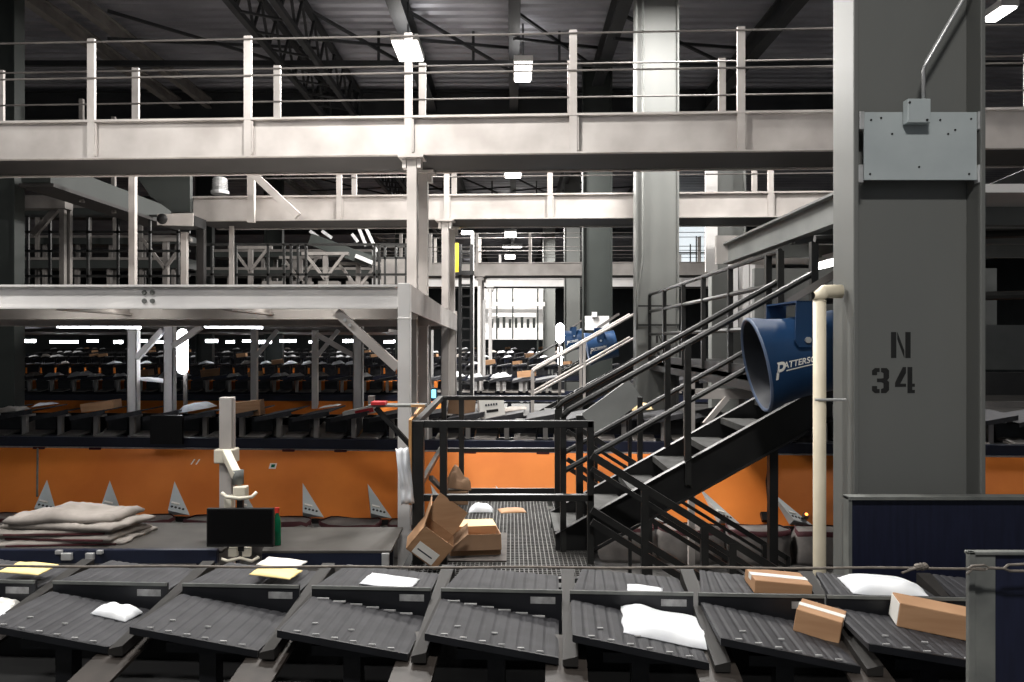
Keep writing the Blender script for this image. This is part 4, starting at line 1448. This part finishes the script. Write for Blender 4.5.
b.tube([P(222, 559, 6.95), P(228, 561, 6.93), P(240, 558, 6.92), P(252, 561, 6.93), P(259, 557, 6.95)], .014, 8)
b.build('lower_bracket', 'beige', t)
# green bottle
bx, by = XX(277, 7.3), 7.3
e = empty('bottle', (bx, by, TZ), 'green plastic bottle with a red cap right beside the monitor', 'bottle')
MB().lathe([(0, 0), (0, .034), (.01, .037), (.1, .036), (.2, .037), (.25, .03), (.28, .016), (.3, .014), (.3, 0)], (bx, by, TZ), (0, 0, 1), 16).build('bottle_body', 'green', e, smooth=True)
MB().lathe([(.295, 0), (.295, .022), (.34, .022), (.34, 0)], (bx, by, TZ), (0, 0, 1), 14).build('cap', 'capred', e)

# pile of folded canvas sacks
def folded(w, d, h, seed, fold=.0):
    b = MB()
    nx, ny = 26, 12
    top, bot = [], []
    for j in range(ny + 1):
        for i in range(nx + 1):
            u, v = 2 * i / nx - 1, 2 * j / ny - 1
            edge = min(1, (1 - abs(u)) * 14 + .45) * min(1, (1 - abs(v)) * 9 + .45)
            wv = .018 * noise.noise(V((u * 2.2 + seed, v * 2.2, 0))) + .012 * math.sin(3 * u + seed) +   .02 * abs(noise.noise(V((u * 4 + seed, v * 3 + u * 2, 2)))) + fold * max(0, .55 - abs(u + .15)) * (1 - abs(v) * .3)
            x = w / 2 * u * (1 + .06 * noise.noise(V((v * 2, seed, 3)))) + .05 * v
            y = d / 2 * v * (1 + .06 * noise.noise(V((u * 2, seed, 9))))
            lift = max(0, .015 * noise.noise(V((u * 1.1, v * 1.1, seed * 2)))) 
            top.append(V((x, y, h * edge + wv * edge + .015 + lift)))
            bot.append(V((x * .98, y * .98, max(0, wv * .3))))
    N = (nx + 1) * (ny + 1)
    fs = []
    for j in range(ny):
        for i in range(nx):
            a = j * (nx + 1) + i
            fs.append((a, a + 1, a + nx + 2, a + nx + 1))
            fs.append((N + a, N + a + nx + 1, N + a + nx + 2, N + a + 1))
    ring = [i for i in range(nx + 1)] + [j * (nx + 1) + nx for j in range(1, ny + 1)] + [ny * (nx + 1) + i for i in range(nx - 1, -1, -1)] + [j * (nx + 1) for j in range(ny - 1, 0, -1)]
    for k in range(len(ring)):
        a, c = ring[k], ring[(k + 1) % len(ring)]
        fs.append((a, N + a, N + c, c))
    return b.add(top + bot, fs)


cx0, cy0 = XX(76, 7.55), 7.55
zz = TZ + .001
labs = ['undermost folded canvas sack of the pile on the left table', 'second folded canvas sack from the bottom of the pile', 'third folded canvas sack from the bottom of the pile, red hem showing',
        'fourth folded canvas sack from the bottom of the pile', 'topmost loosely folded canvas sack crowning the pile']
for k, (w, d, h, dx, rz, fold, stripe) in enumerate(((1.14, .6, .03, .03, 5, 0, 1), (1.1, .58, .035, .0, -4, 0, 1), (1.06, .56, .035, -.04, 3, 0, 1), (1.1, .56, .04, .03, -6, .03, 0), (.98, .5, .045, .0, 4, .17, 0))):
    e = empty('folded_sack', (cx0 + dx, cy0, zz), labs[k], 'folded sack', 'folded canvas sacks piled on the left table')
    xf(folded(w, d, h, k * 2.7 + 1, fold), at((cx0 + dx, cy0, zz), 0, 0, rz)).build('canvas_fold', 'canvas', e, smooth=True)
    if stripe:
        xf(MB().box(-w * .44, w * .4, -d / 2 - .012, -d / 2 + .02, .006, h * .6), at((cx0 + dx, cy0, zz), 0, 0, rz)).build('hem', 'red', e)
    zz += h + .012

# ------------------------------------------------------------------ cartons on the landing
def open_box(name, lab, loc, w, d, h, rx, ry, rz, flaps, m='carton', label=None):
    mx = at(loc, rx, ry, rz)
    e = empty(name, loc, lab, 'box')
    b = MB()
    th = .006
    b.box(-w / 2, w / 2, -d / 2, d / 2, 0, th, mx)
    b.box(-w / 2, w / 2, -d / 2, -d / 2 + th, 0, h, mx)
    b.box(-w / 2, w / 2, d / 2 - th, d / 2, 0, h, mx)
    b.box(-w / 2, -w / 2 + th, -d / 2, d / 2, 0, h, mx)
    b.box(w / 2 - th, w / 2, -d / 2, d / 2, 0, h, mx)
    b.build('box_body', m, e)
    for side, ln, ang, fm in flaps:
        a = math.radians(ang)
        b = MB()
        o, dv, ax_, L_ = {'f': ((0, -d / 2, h), (0, -1, 0), (1, 0, 0), w), 'b': ((0, d / 2, h), (0, 1, 0), (1, 0, 0), w),
                          'l': ((-w / 2, 0, h), (-1, 0, 0), (0, 1, 0), d), 'r': ((w / 2, 0, h), (1, 0, 0), (0, 1, 0), d)}[side]
        o, dv, ax_ = V(o), V(dv), V(ax_)
        dv = dv * math.cos(a) + V((0, 0, 1)) * math.sin(a)
        nn = dv.cross(ax_).normalized() * .005
        p = [o - ax_ * L_ / 2, o + ax_ * L_ / 2, o + ax_ * L_ / 2 + dv * ln, o - ax_ * L_ / 2 + dv * ln]
        b.prism(p, nn)
        xf(b, mx).build('flap', fm, e)
    if label:
        xf(MB().box(label[0], label[1], -d / 2 - .003, -d / 2, label[2], label[3]), mx).build('paper_label', 'tape', e)
        xf(MB().box(label[0] + .02, label[1] - .03, -d / 2 - .004, -d / 2 - .003, label[2] + .04, label[3] - .05), mx).build('label_print', 'navy', e)
    return e


open_box('open_carton', "tilted open brown carton with a white address label at the landing's left foot", P(421, 553, 5.93), .27, .22, .22, 12, 38, 12,
         (('l', .16, 70, 'carton'), ('b', .2, 60, 'carton'), ('r', .14, 80, 'cartond')), 'carton', (-.09, .09, .01, .11))
open_box('open_carton', 'open brown carton with a folded back lid coloured as lit on the landing grating', (XX(474, 6.45), 6.45, zl + .013), .4, .3, .16, 0, 0, 8,
         (('b', .3, -2, 'cartonl'), ('l', .15, 55, 'cartonl'), ('f', .12, -70, 'cartond')), 'carton')  # paler cardboard on the open flaps paints in the light on them
carton((XX(458, 8.4), 8.4, zl), .22, .2, .14, 'dark brown carton at the back left of the landing', m='cartond', tape='tape')
b = xf(pillow(.26, .2, .17, 3.3, wr=.4), at((XX(458, 8.4), 8.4, zl + .16), 0, 8, 10))
tag(b.build('paper_bag', 'cartond', smooth=True), 'crumpled brown paper bag on top of the dark carton at the landing back', 'paper bag')
mailer((XX(481, 8.0), 8.0, zl + .001), .24, .16, .06, 'pink and white packet on the back of the landing grating', 31, m='poly', name='packet')
b = xf(pillow(.26, .2, .02, 5.1), at((XX(512, 8.0), 8.0, zl + .001), 0, 0, 10))
tag(b.build('flat_cardboard', 'carton', smooth=True), 'flattened piece of brown cardboard on the back of the landing grating', 'cardboard')
b = MB().box(XX(548, yr + .04), XX(552.5, yr + .04), yr + .03, yr + .05, ZZ(510, yr), ZZ(501, yr))
tag(b.build('white_tag', 'tape'), 'small white tag hanging from the middle rail of the landing', 'tag')
# board and bag on the left of the landing, little shelf
b = MB().prism([(XX(411.5, 6.05), 6.05, ZZ(505, 6.05)), (XX(411.5, 6.05), 6.05, ZZ(420, 6.05)), (XX(424, 7.3), 7.3, ZZ(404, 7.3)), (XX(424, 7.3), 7.3, ZZ(470, 7.3))], (-.022, 0, 0))
tag(b.build('plywood_board', 'wood'), 'upright plywood board fixed along the left side of the landing rail', 'board')
b = xf(pillow(.42, .1, .05, 8.8, wr=.5), Matrix.Translation(P(405, 476, 6.0)) @ rot(90, 84, 0))
tag(b.build('plastic_bag', 'poly', smooth=True), 'white plastic bag hanging on the plywood board beside the white corner post', 'bag')
e = empty('bracket_shelf', P(395, 407, 6.3), 'thin shelf arm with red tape on a black strut left of the landing rail', 'shelf')
MB().box(XX(368, 6.3), XX(425, 6.3), 6.28, 6.5, ZZ(407, 6.3), ZZ(405, 6.3)).build('shelf_board', 'pedestal', e)
MB().box(XX(411, 6.27), XX(425, 6.27), 6.255, 6.28, ZZ(407, 6.27), ZZ(404.6, 6.27)).build('wooden_end', 'wood', e)
MB().box(XX(371, 6.27), XX(385, 6.27), 6.26, 6.4, ZZ(405, 6.27), ZZ(402, 6.27)).build('red_tape', 'redtape', e)
MB().bar(P(376, 408, 6.32), P(411, 446, 6.2), .025, .035).build('strut', 'black', e)
MB().box(XX(368, 6.45), XX(374, 6.45), 6.45, 6.5, ZZ(404, 6.45), ZZ(396, 6.45)).build('back_lug', 'galv_dark', e)
e = empty('display_screen', P(421, 391, 18), 'pair of tiny bright blue displays just right of the white corner post', 'display')
for px in (423.5, 433.5):
    MB().box(XX(px - 2, 18), XX(px + 2, 18), 18, 18.1, ZZ(398, 18), ZZ(390, 18)).build('screen', 'bluescreen', e)
MB().box(XX(420, 18), XX(437, 18), 18.1, 18.14, ZZ(400, 18), ZZ(388, 18)).build('casing', 'black', e)
MB().box(XX(428, 18) - .03, XX(428, 18) + .03, 18.1, 18.14, 0, ZZ(400, 18)).build('stand', 'black', e)

# ------------------------------------------------------------------ the next bays, seen behind
def mesh_swap(o, m):
    for c in o.children_recursive:
        if c.type == 'MESH' and c.name.split('.')[0] in ('handrail', 'mid_rail', 'post'):
            c.data = c.data.copy()
            c.data.materials[0] = M[m]


BAY = 9.25
s2 = copy_tree(st)
s2.location = V(st.location) + V((0, BAY, 0))
s2['label'] = 'second staircase one bay further back with handrails paled for lamp highlights, left of the pale column'
mesh_swap(s2, 'galv')  # pale steel on the black rails paints in their highlights
s3 = copy_tree(st)
s3.location = V(st.location) + V((.1, 2 * BAY, 0))
s3['label'] = 'third, small dark staircase far back in the middle aisle'
f2 = copy_tree(fn)
f2.location = V(fn.location) + V((-.2, BAY + 2.2, 0))
f2['label'] = 'small blue barrel fan one bay further back, left of the pale column'
f3 = copy_tree(fn)
f3.location = V(fn.location) + V((-.2, 2 * BAY + .3, .15))
f3['label'] = 'tiny blue barrel fan two bays back in the middle aisle'
for o in (st, fn):
    o['group'] = {'st': 'staircases', 'fn': 'fans'}['st' if o is st else 'fn']
for o in (s2, s3):
    o['group'] = 'staircases'
for o in (f2, f3):
    o['group'] = 'fans'
t = empty('chute_cover', P(612, 407, 9.3), 'smooth grey sloping chute cover behind the stair handrails, left of the pale column', 'chute')
MB().bar(P(589, 424, 9.3), P(636, 390, 9.3), .05, .3).build('cover_sheet', 'duct', t)
for px, py in ((596, 424), (630, 400)):
    MB().box(XX(px, 9.34) - .02, XX(px, 9.34) + .02, 9.33, 9.37, 0, ZZ(py, 9.34)).build('leg', 'black', t)


def frame_railing(name, lab, pa, pb, Y, ys, posts, m='blackrail', w=.05, zbot=None):
    t = empty(name, P((pa + pb) / 2, zbot or max(ys), Y), lab, 'railing')
    for py in ys:
        MB().bar(P(pa, py, Y), P(pb, py, Y), w, w).build('rail', m, t)
    for px in posts:
        MB().box(XX(px, Y) - w / 2, XX(px, Y) + w / 2, Y - w / 2, Y + w / 2, 3.34, ZZ(min(ys), Y)).build('post', m, t)
    return t


frame_railing('mezzanine_railing', 'black mezzanine railing in the dark at the upper left, under the nearest walkway', 22, 190, 17, (216, 232, 251, 276), (28, 50, 88, 118, 150, 178), zbot=290)
frame_railing('mezzanine_railing', 'black mezzanine railing behind the top of the white platform beam, middle of it', 190, 412, 17.6, (244.5, 274.5), (212, 236, 268, 284, 291, 298, 306, 374.5, 379), zbot=290)
frame_railing('mezzanine_railing', 'short black railing stub near the double support post', 376, 410, 19, (246, 258), (385, 396, 406), zbot=290)

# conveyor machinery on the upper left
def trestle(px, Y, py0, py1, lab, w=.1, arms=True, m='galv_dark'):
    t = empty('support_trestle', P(px, py1, Y), lab, 'trestle')
    x = XX(px, Y)
    MB().box(x - w / 2, x + w / 2, Y, Y + w, 3.34, ZZ(py0, Y)).build('post', m, t)
    if arms:
        MB().bar((x, Y, ZZ(py0, Y) - .7), (x + .5, Y, ZZ(py0, Y) - .05), .07, .07, up=(0, 1, 0)).build('arm', m, t)
        MB().bar((x, Y, ZZ(py0, Y) - .7), (x - .5, Y, ZZ(py0, Y) - .05), .07, .07, up=(0, 1, 0)).build('arm', m, t)
        MB().box(x - .6, x + .6, Y - .02, Y + .1, ZZ(py0, Y) - .08, ZZ(py0, Y)).build('cross_beam', m, t)
    return t


for px, Y, a, c, lab, w, arms, m in (
        (131.5, 13.2, 170, 290, 'tall pale post left of the pulley ended conveyor', .1, False, 'galv'),
        (61.5, 16.2, 196, 290, 'grey post of the dark frame at the upper left, left one of two', .1, False, 'galv_dark'),
        (67.5, 16.4, 196, 290, 'grey post of the dark frame at the upper left, right one of two', .1, False, 'galv_dark'),
        (183.5, 14.2, 232, 290, 'pale post under the pulley ended conveyor, left one', .1, False, 'galv'),
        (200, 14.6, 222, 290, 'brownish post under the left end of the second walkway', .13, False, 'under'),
        (231, 15.6, 226, 290, 'thin pale post under the second walkway, right of the brownish post', .08, False, 'galv'),
        (165, 18.5, 238, 290, 'grey trestle with spread arms in the dark behind the pulley ended conveyor', .12, True, 'galv_dark'),
        (325, 20.5, 252, 290, 'grey trestle with spread arms behind the black railing, middle one', .12, True, 'galv_dark'),
        (300, 23, 256, 290, 'smaller grey trestle left of the middle trestle', .12, True, 'galv_dark'),
        (358, 21, 262, 290, 'grey trestle with spread arms left of the double black post', .12, True, 'galv_dark'),
        (250, 22, 246, 290, 'grey trestle below the braced post of the second walkway', .12, True, 'galv_dark'),
        (275, 26, 255, 290, 'far grey trestle beside the dark column under the second walkway', .12, True, 'galv_dark')):
    trestle(px, Y, a, c, lab, w, arms, m)
b = MB().bar(P(20, 203, 16.3), P(69, 203, 16.3), .3, .26)
tag(b.build('conveyor_bed', 'galv_dark'), 'dark conveyor side on the two grey posts at the upper left', 'conveyor')
b = MB().bar(P(33, 235, 16.35), P(62, 203, 16.35), .12, .1, up=(0, 1, 0))
tag(b.build('frame_brace', 'galv_dark'), 'dark diagonal brace left of the two grey posts at the upper left', 'brace')
t = empty('overhead_conveyor', P(100, 200, 15), 'grey enclosed conveyor running down to the right in the dark at the upper left', 'conveyor')
a, c = P(36, 172, 13.5), P(160, 216, 18)
MB().bar(a, c, .5, .36).build('side_cover', 'coldark', t)
MB().bar(a - V((0, 0, .22)), c - V((0, 0, .22)), .6, .06).build('return_pan', 'under', t)
for f in (.35, .6):
    q = a.lerp(c, f)
    MB().bar(q + V((.1, -.4, -.3)), q + V((.1, -.4, 1.6)), .07, .07, up=(0, 1, 0)).build('hanger', 'galv_dark', t)
b = MB().prism([P(126, 160, 14.2), P(190, 160, 14.2), P(190, 212, 14.2), P(172, 212, 14.2), P(150, 196, 14.2)], (0, .12, 0))
tag(b.build('chute_hopper', 'coldark'), 'dark grey sheet metal hopper above the pulley ended conveyor', 'hopper')
t = empty('pulley_conveyor', P(175, 226, 13.9), 'short pale conveyor end with a dark pulley left of the second walkway', 'conveyor')
y = 13.9
b = MB().prism([P(160, 214, y), P(193, 213, y), P(193, 226, y), P(160, 225, y), P(156.5, 219.5, y)], (0, .03, 0))
b.build('side_plate', 'galv', t)
MB().lathe([(-.03, 0), (-.03, .09), (.55, .09), (.55, 0)], P(162.5, 219, y), (0, 1, 0), 16).build('pulley', 'black', t, smooth=True)
MB().box(XX(160, y), XX(193, y), y + .05, y + .6, ZZ(225, y), ZZ(215, y)).build('belt', 'black', t)
MB().prism([P(157, 214, y + .6), P(193, 213, y + .6), P(193, 226, y + .6), P(157, 225, y + .6)], (0, .03, 0)).build('side_plate', 'galv', t)
b = MB().bar(P(251, 172, 14.6), P(298, 216, 14.6), .13, .1, up=(0, 1, 0))
tag(b.build('diagonal_brace', 'galv'), 'pale rusty ended diagonal brace in front of the second walkway', 'brace')
b = MB().box(XX(247, 14.8), XX(254, 14.8), 14.8, 14.9, ZZ(222, 14.8), ZZ(160, 14.8))
tag(b.build('hanger_post', 'galv'), 'pale hanger post crossing the second walkway beside the diagonal brace', 'post')
e = empty('motor_unit', P(220, 194, 15.6), 'shiny silver motor standing on the left end of the second walkway', 'motor')
MB().lathe([(0, 0), (0, .17), (.06, .17), (.06, .12), (.3, .13), (.32, .1), (.32, 0)], P(220, 194, 15.6), (0, 0, 1), 14).build('motor_body', 'silver', e)
b = MB()
for k in range(6):
    b.lathe([(.09 + k * .035, .125), (.09 + k * .035, .145), (.1 + k * .035, .145), (.1 + k * .035, .125)], P(220, 194, 15.6), (0, 0, 1), 14)
b.build('cooling_fins', 'silver', e)
t = empty('sloped_chute', P(350, 255, 21), 'grey chute sloping down to the right behind the double black post', 'chute')
MB().bar(P(312, 240, 21), P(372, 262, 21), .5, .3).build('chute_side', 'coldark', t)
MB().bar(P(356, 256, 20.7), P(373, 263, 20.7), .2, .1).build('chute_edge', 'silver', t)
b = MB().box(XX(381, 22), XX(406, 22), 22, 22.5, 3.34, ZZ(259, 22))
tag(b.build('guard_cover', 'galv_dark'), 'pale grey guard cover right of the double black post', 'guard')
b = MB()
for px in (262, 290, 318, 346):
    b.box(XX(px, 23), XX(px + 20, 23), 23, 23.4, ZZ(290, 23), ZZ(281, 23))
tag(b.build('machine_row', 'galv_dark'), 'low grey machine casing behind the middle black railing', 'machine')
for k, (pa, ya, pb, yb2) in enumerate(((310, 231, 321, 239), (322, 231, 332, 238), (352, 234, 358, 242), (358, 226, 366, 246), (366, 228, 377, 252))):
    b = MB().bar(P(pa, ya, 22), P(pb, yb2, 22), .08, .06, up=(0, 1, 0))
    tag(b.build('hanging_bracket', 'silver'), 'small shiny bracket hanging under the second walkway left of the support posts', 'bracket', 'shiny brackets under the second walkway')

for pa, pb, ya, yb2, Y, lab in ((24, 190, 236, 244, 25, 'long dark conveyor bed in the gloom at the upper left, upper one'), (24, 186, 258, 268, 24, 'long dark conveyor bed in the gloom at the upper left, lower one'),
                                (212, 372, 250, 257, 25.2, 'long dark conveyor bed behind the middle black railing, upper one'), (206, 408, 268, 276, 24.6, 'long dark conveyor bed behind the middle black railing, lower one'),
                                (20, 150, 206, 216, 24.5, 'topmost dark conveyor bed in the gloom at the upper left')):
    t = empty('mezzanine_conveyor', P((pa + pb) / 2, yb2, Y), lab, 'conveyor')
    MB().box(XX(pa, Y), XX(pb, Y), Y, Y + .9, ZZ(yb2, Y), ZZ(ya, Y)).build('bed', 'coldark', t)
    MB().box(XX(pa, Y), XX(pb, Y), Y - .03, Y, ZZ(ya, Y) - .06, ZZ(ya, Y) + .02).build('side_rail', 'galv_dark', t)
    for k in range(5):
        px = pa + (pb - pa) * (k + .5) / 5
        MB().box(XX(px, Y), XX(px, Y) + .1, Y + .1, Y + .2, 3.34 if Y < 25.4 else 3.2, ZZ(yb2, Y)).build('leg', 'galv_dark', t)

# ------------------------------------------------------------------ bright middle aisle
def aisle_beam(pa, pb, ya, yb2, Y, lab, m='white', d=.3):
    b = MB().box(XX(pa, Y), XX(pb, Y), Y, Y + d, ZZ(yb2, Y), ZZ(ya, Y))
    tag(b.build('aisle_beam', m), lab, 'beam')


aisle_beam(492, 545, 302, 306, 42, 'white conveyor beam in the bright aisle, upper one')
aisle_beam(478, 552, 328.5, 339.5, 50, 'broad white beam across the far end of the bright aisle')
aisle_beam(488, 536, 313, 316.5, 46, 'thin white shelf beam in the bright aisle')
aisle_beam(478, 552, 284, 330, 57, 'pale casing closing the far end of the bright aisle', 'white')
aisle_beam(486, 548, 292, 299, 55, 'pale back beam in the bright aisle just under the fourth walkway', 'galv')
b = MB()
for px in (489, 496, 512, 537):
    b.box(XX(px, 45), XX(px + 1.5, 45), 45, 45.1, 0 if px in (489, 537) else ZZ(339, 45), ZZ(286, 45))
for k in range(8):
    b.bar(P(492 + k * 6, 328, 45), P(492 + k * 6, 319 - (k % 3), 45), .16, .12, up=(0, 1, 0))
tag(b.build('packing_machine', 'coldark'), 'dark machine frame with uprights in the bright middle aisle', 'machine')
t = empty('scaffold_tower', P(466, 400, 19), 'black ladder tower standing left of the bright middle aisle', 'tower')
for px in (460, 471.5):
    MB().box(XX(px - 1.6, 19), XX(px + 1.6, 19), 19, 19.1, 0, ZZ(244, 19)).build('upright', 'black', t)
b = MB()
for k in range(14):
    py = 252 + k * 11
    b.box(XX(460, 19), XX(471.5, 19), 19.02, 19.06, ZZ(py + 1, 19), ZZ(py - 1, 19))
b.build('rungs', 'black', t)
MB().box(XX(446, 19), XX(474, 19), 18.9, 19.2, ZZ(275, 19), ZZ(271, 19)).build('cross_bar', 'black', t)
b = MB().box(XX(452, 18.5), XX(458.5, 18.5), 18.5, 18.56, ZZ(272, 18.5), ZZ(243, 18.5))
b.build('safety_gate', 'yell', t)['label'] = 'yellow upright safety gate'
e = empty('pole_lamp', P(472, 395, 20), 'thin white pole with a bright lamp on an arm beside the black ladder tower', 'lamp')
MB().box(XX(471, 20), XX(474, 20), 20, 20.08, 0, ZZ(232, 20)).build('pole', 'white', e)
MB().box(XX(461.5, 20), XX(473, 20), 19.96, 20.12, ZZ(234, 20), ZZ(231, 20)).build('lamp_arm', 'lens', e)
for px, Y, y0_, y1_, lab in ((479, 24, 286, 395, 'slim white post in the middle aisle right of the black ladder tower'), (484, 28, 300, 380, 'second slim pale post in the middle aisle'),
                             (421, 26, 345, 380, 'slim pale post beside the tiny blue displays'), (432, 30, 330, 375, 'slim white post under the corner of the white platform')):
    b = MB().box(XX(px - 1.4, Y), XX(px + 1.4, Y), Y, Y + .08, 0, ZZ(y0_, Y))
    tag(b.build('aisle_post', 'white'), lab, 'post')
s = MB().box(XX(672, 44), XX(708, 44), 44, 44.1, ZZ(262, 44), ZZ(222, 44))
w_ = s.build('window_1', 'skylight')
w_['kind'] = 'structure'
b = MB()
b.box(XX(668, 43.8), XX(712, 43.8), 43.8, 43.9, ZZ(253.5, 43.8), ZZ(252, 43.8))
for px in (690, 696, 700):
    b.box(XX(px, 43.8), XX(px + 1, 43.8), 43.8, 43.9, ZZ(262, 43.8), ZZ(236 + (px % 4) * 4, 43.8))
tag(b.build('distant_railing', 'galv_dark'), 'distant thin railing in front of the bright daylit opening', 'railing')

# lamps at eye level under the far mezzanine
k = 0
for px, w in ((27, 7), (62, 24), (91, 8), (116, 5), (140, 8), (156, 14), (210, 9), (229, 6), (246, 7), (264, 10), (287, 14), (313, 8), (348, 10), (388, 8), (391, 6), (60, 0)):
    if not w:
        continue
    Y = 27 + (k % 3) * 5
    e = empty('hanging_strip_light', P(px, 341, Y), 'small bright strip lamp in the row under the far mezzanine at the left', 'lamp', 'strip lamps under the far mezzanine')
    x, z = XX(px, Y), ZZ(341 + (k % 2), Y)
    ww = w * Y / F / 2
    MB().box(x - ww, x + ww, Y, Y + .3, z - .05, z + .05).build('tube', 'tube', e)
    MB().box(x - ww - .03, x + ww + .03, Y - .02, Y + .32, z + .05, z + .09).build('housing', 'white', e)
    k += 1
b = MB().box(-24, XX(415, 34), 26.7, 40, 3.1, 3.2)
tag(b.build('mezzanine_slab', 'galv_dark'), 'far mezzanine floor slab carrying the row of small strip lamps', 'platform')
for px, Y, y0_, y1_, w, lab, pw in ((182.5, 13.6, 329, 374, .1, 'very bright upright tube lamp glowing under the white platform', 40),
                                ((560), 17.5, 323, 343, .1, 'bright upright lamp in the middle aisle beside the second staircase, upper one', 30),
                                ((560), 18.2, 346, 366, .05, 'thin bright upright lamp below the upper aisle lamp', 0)):
    e = empty('upright_lamp', P(px, y1_, Y), lab, 'lamp')
    x = XX(px, Y)
    z0, z1 = ZZ(y1_, Y), ZZ(y0_, Y)
    pr = [(w - w * math.cos(a * math.pi / 12), w * .9 * math.sin(a * math.pi / 12)) for a in range(7)]
    pr += [(z1 - z0 - t_, r_) for t_, r_ in reversed(pr)]
    MB().lathe(pr, (x, Y, z0), (0, 0, 1), 16).build('tube', 'tube', e, smooth=True)
    MB().box(x - .03, x + .03, Y + w, Y + w + .05, 0, ZZ(y0_, Y)).build('mounting_post', 'galv_dark', e)
mailer(P(152, 381, 13.2), .7, .3, .05, 'bright white flat sheet lying on the tray line just left of the upright tube lamp', 61, m='poly', name='sheet', cat='sheet', ry=6)

# further lamps, unseen and added to light the back of the hall
for x, y, lab, pw in ((-.6, 41, 'added far fill lamp over the bright aisle, out of sight behind beams', 1500), (-.6, 51, 'added farthest fill lamp over the bright aisle, out of sight behind beams', 1800),
                      (-16, 17, 'added fill lamp over the left mezzanine, out of sight behind the walkway', 160), (20.5, 28, 'added fill lamp far right, out of sight behind the column', 350),
                      (-33, 46, 'added fill lamp over the far left lines, out of sight', 500), (-4, 70, 'added fill lamp at the far end of the hall, out of sight', 1500)):
    high_bay(x, x + 1.2, y, y + .5, LAMP_Z, lab, pw)
for px0, px1, Y in ((58, 140, 11.6), (205, 262, 11.7)):
    e = empty('hanging_strip_light', P((px0 + px1) / 2, 327, Y), 'long bright tube lamp under the rear of the white platform, %s of two' % ('left' if px0 < 100 else 'right'), 'lamp')
    MB().bar(P(px0, 326.5, Y), P(px1, 327.5, Y), .06, .035).build('tube', 'tube', e)
    MB().bar(P(px0 - 2, 326.5, Y) + V((0, .03, .035)), P(px1 + 2, 327.5, Y) + V((0, .03, .035)), .08, .03).build('housing', 'white', e)

# ------------------------------------------------------------------ world, camera, view
w = bpy.data.worlds.new('World')
sc.world = w
w.use_nodes = True
w.node_tree.nodes['Background'].inputs['Color'].default_value = (.9, .95, 1, 1)
w.node_tree.nodes['Background'].inputs['Strength'].default_value = .18
cam = bpy.data.cameras.new('Camera')
co = bpy.data.objects.new('Camera', cam)
col.objects.link(co)
co.location = (0, 0, EYE)
co.rotation_euler = (math.radians(90), 0, 0)
cam.sensor_width = 36
cam.lens = 36 * F / 1024
cam.clip_start = .05
cam.clip_end = 300
sc.camera = co
vs_ = sc.view_settings
vs_.view_transform = 'Standard'
vs_.look = 'None'
vs_.gamma = 1
vs_.use_curve_mapping = False
vs_.exposure = 0.0
sc.cycles.use_denoising = True
sc.cycles.max_bounces = 6
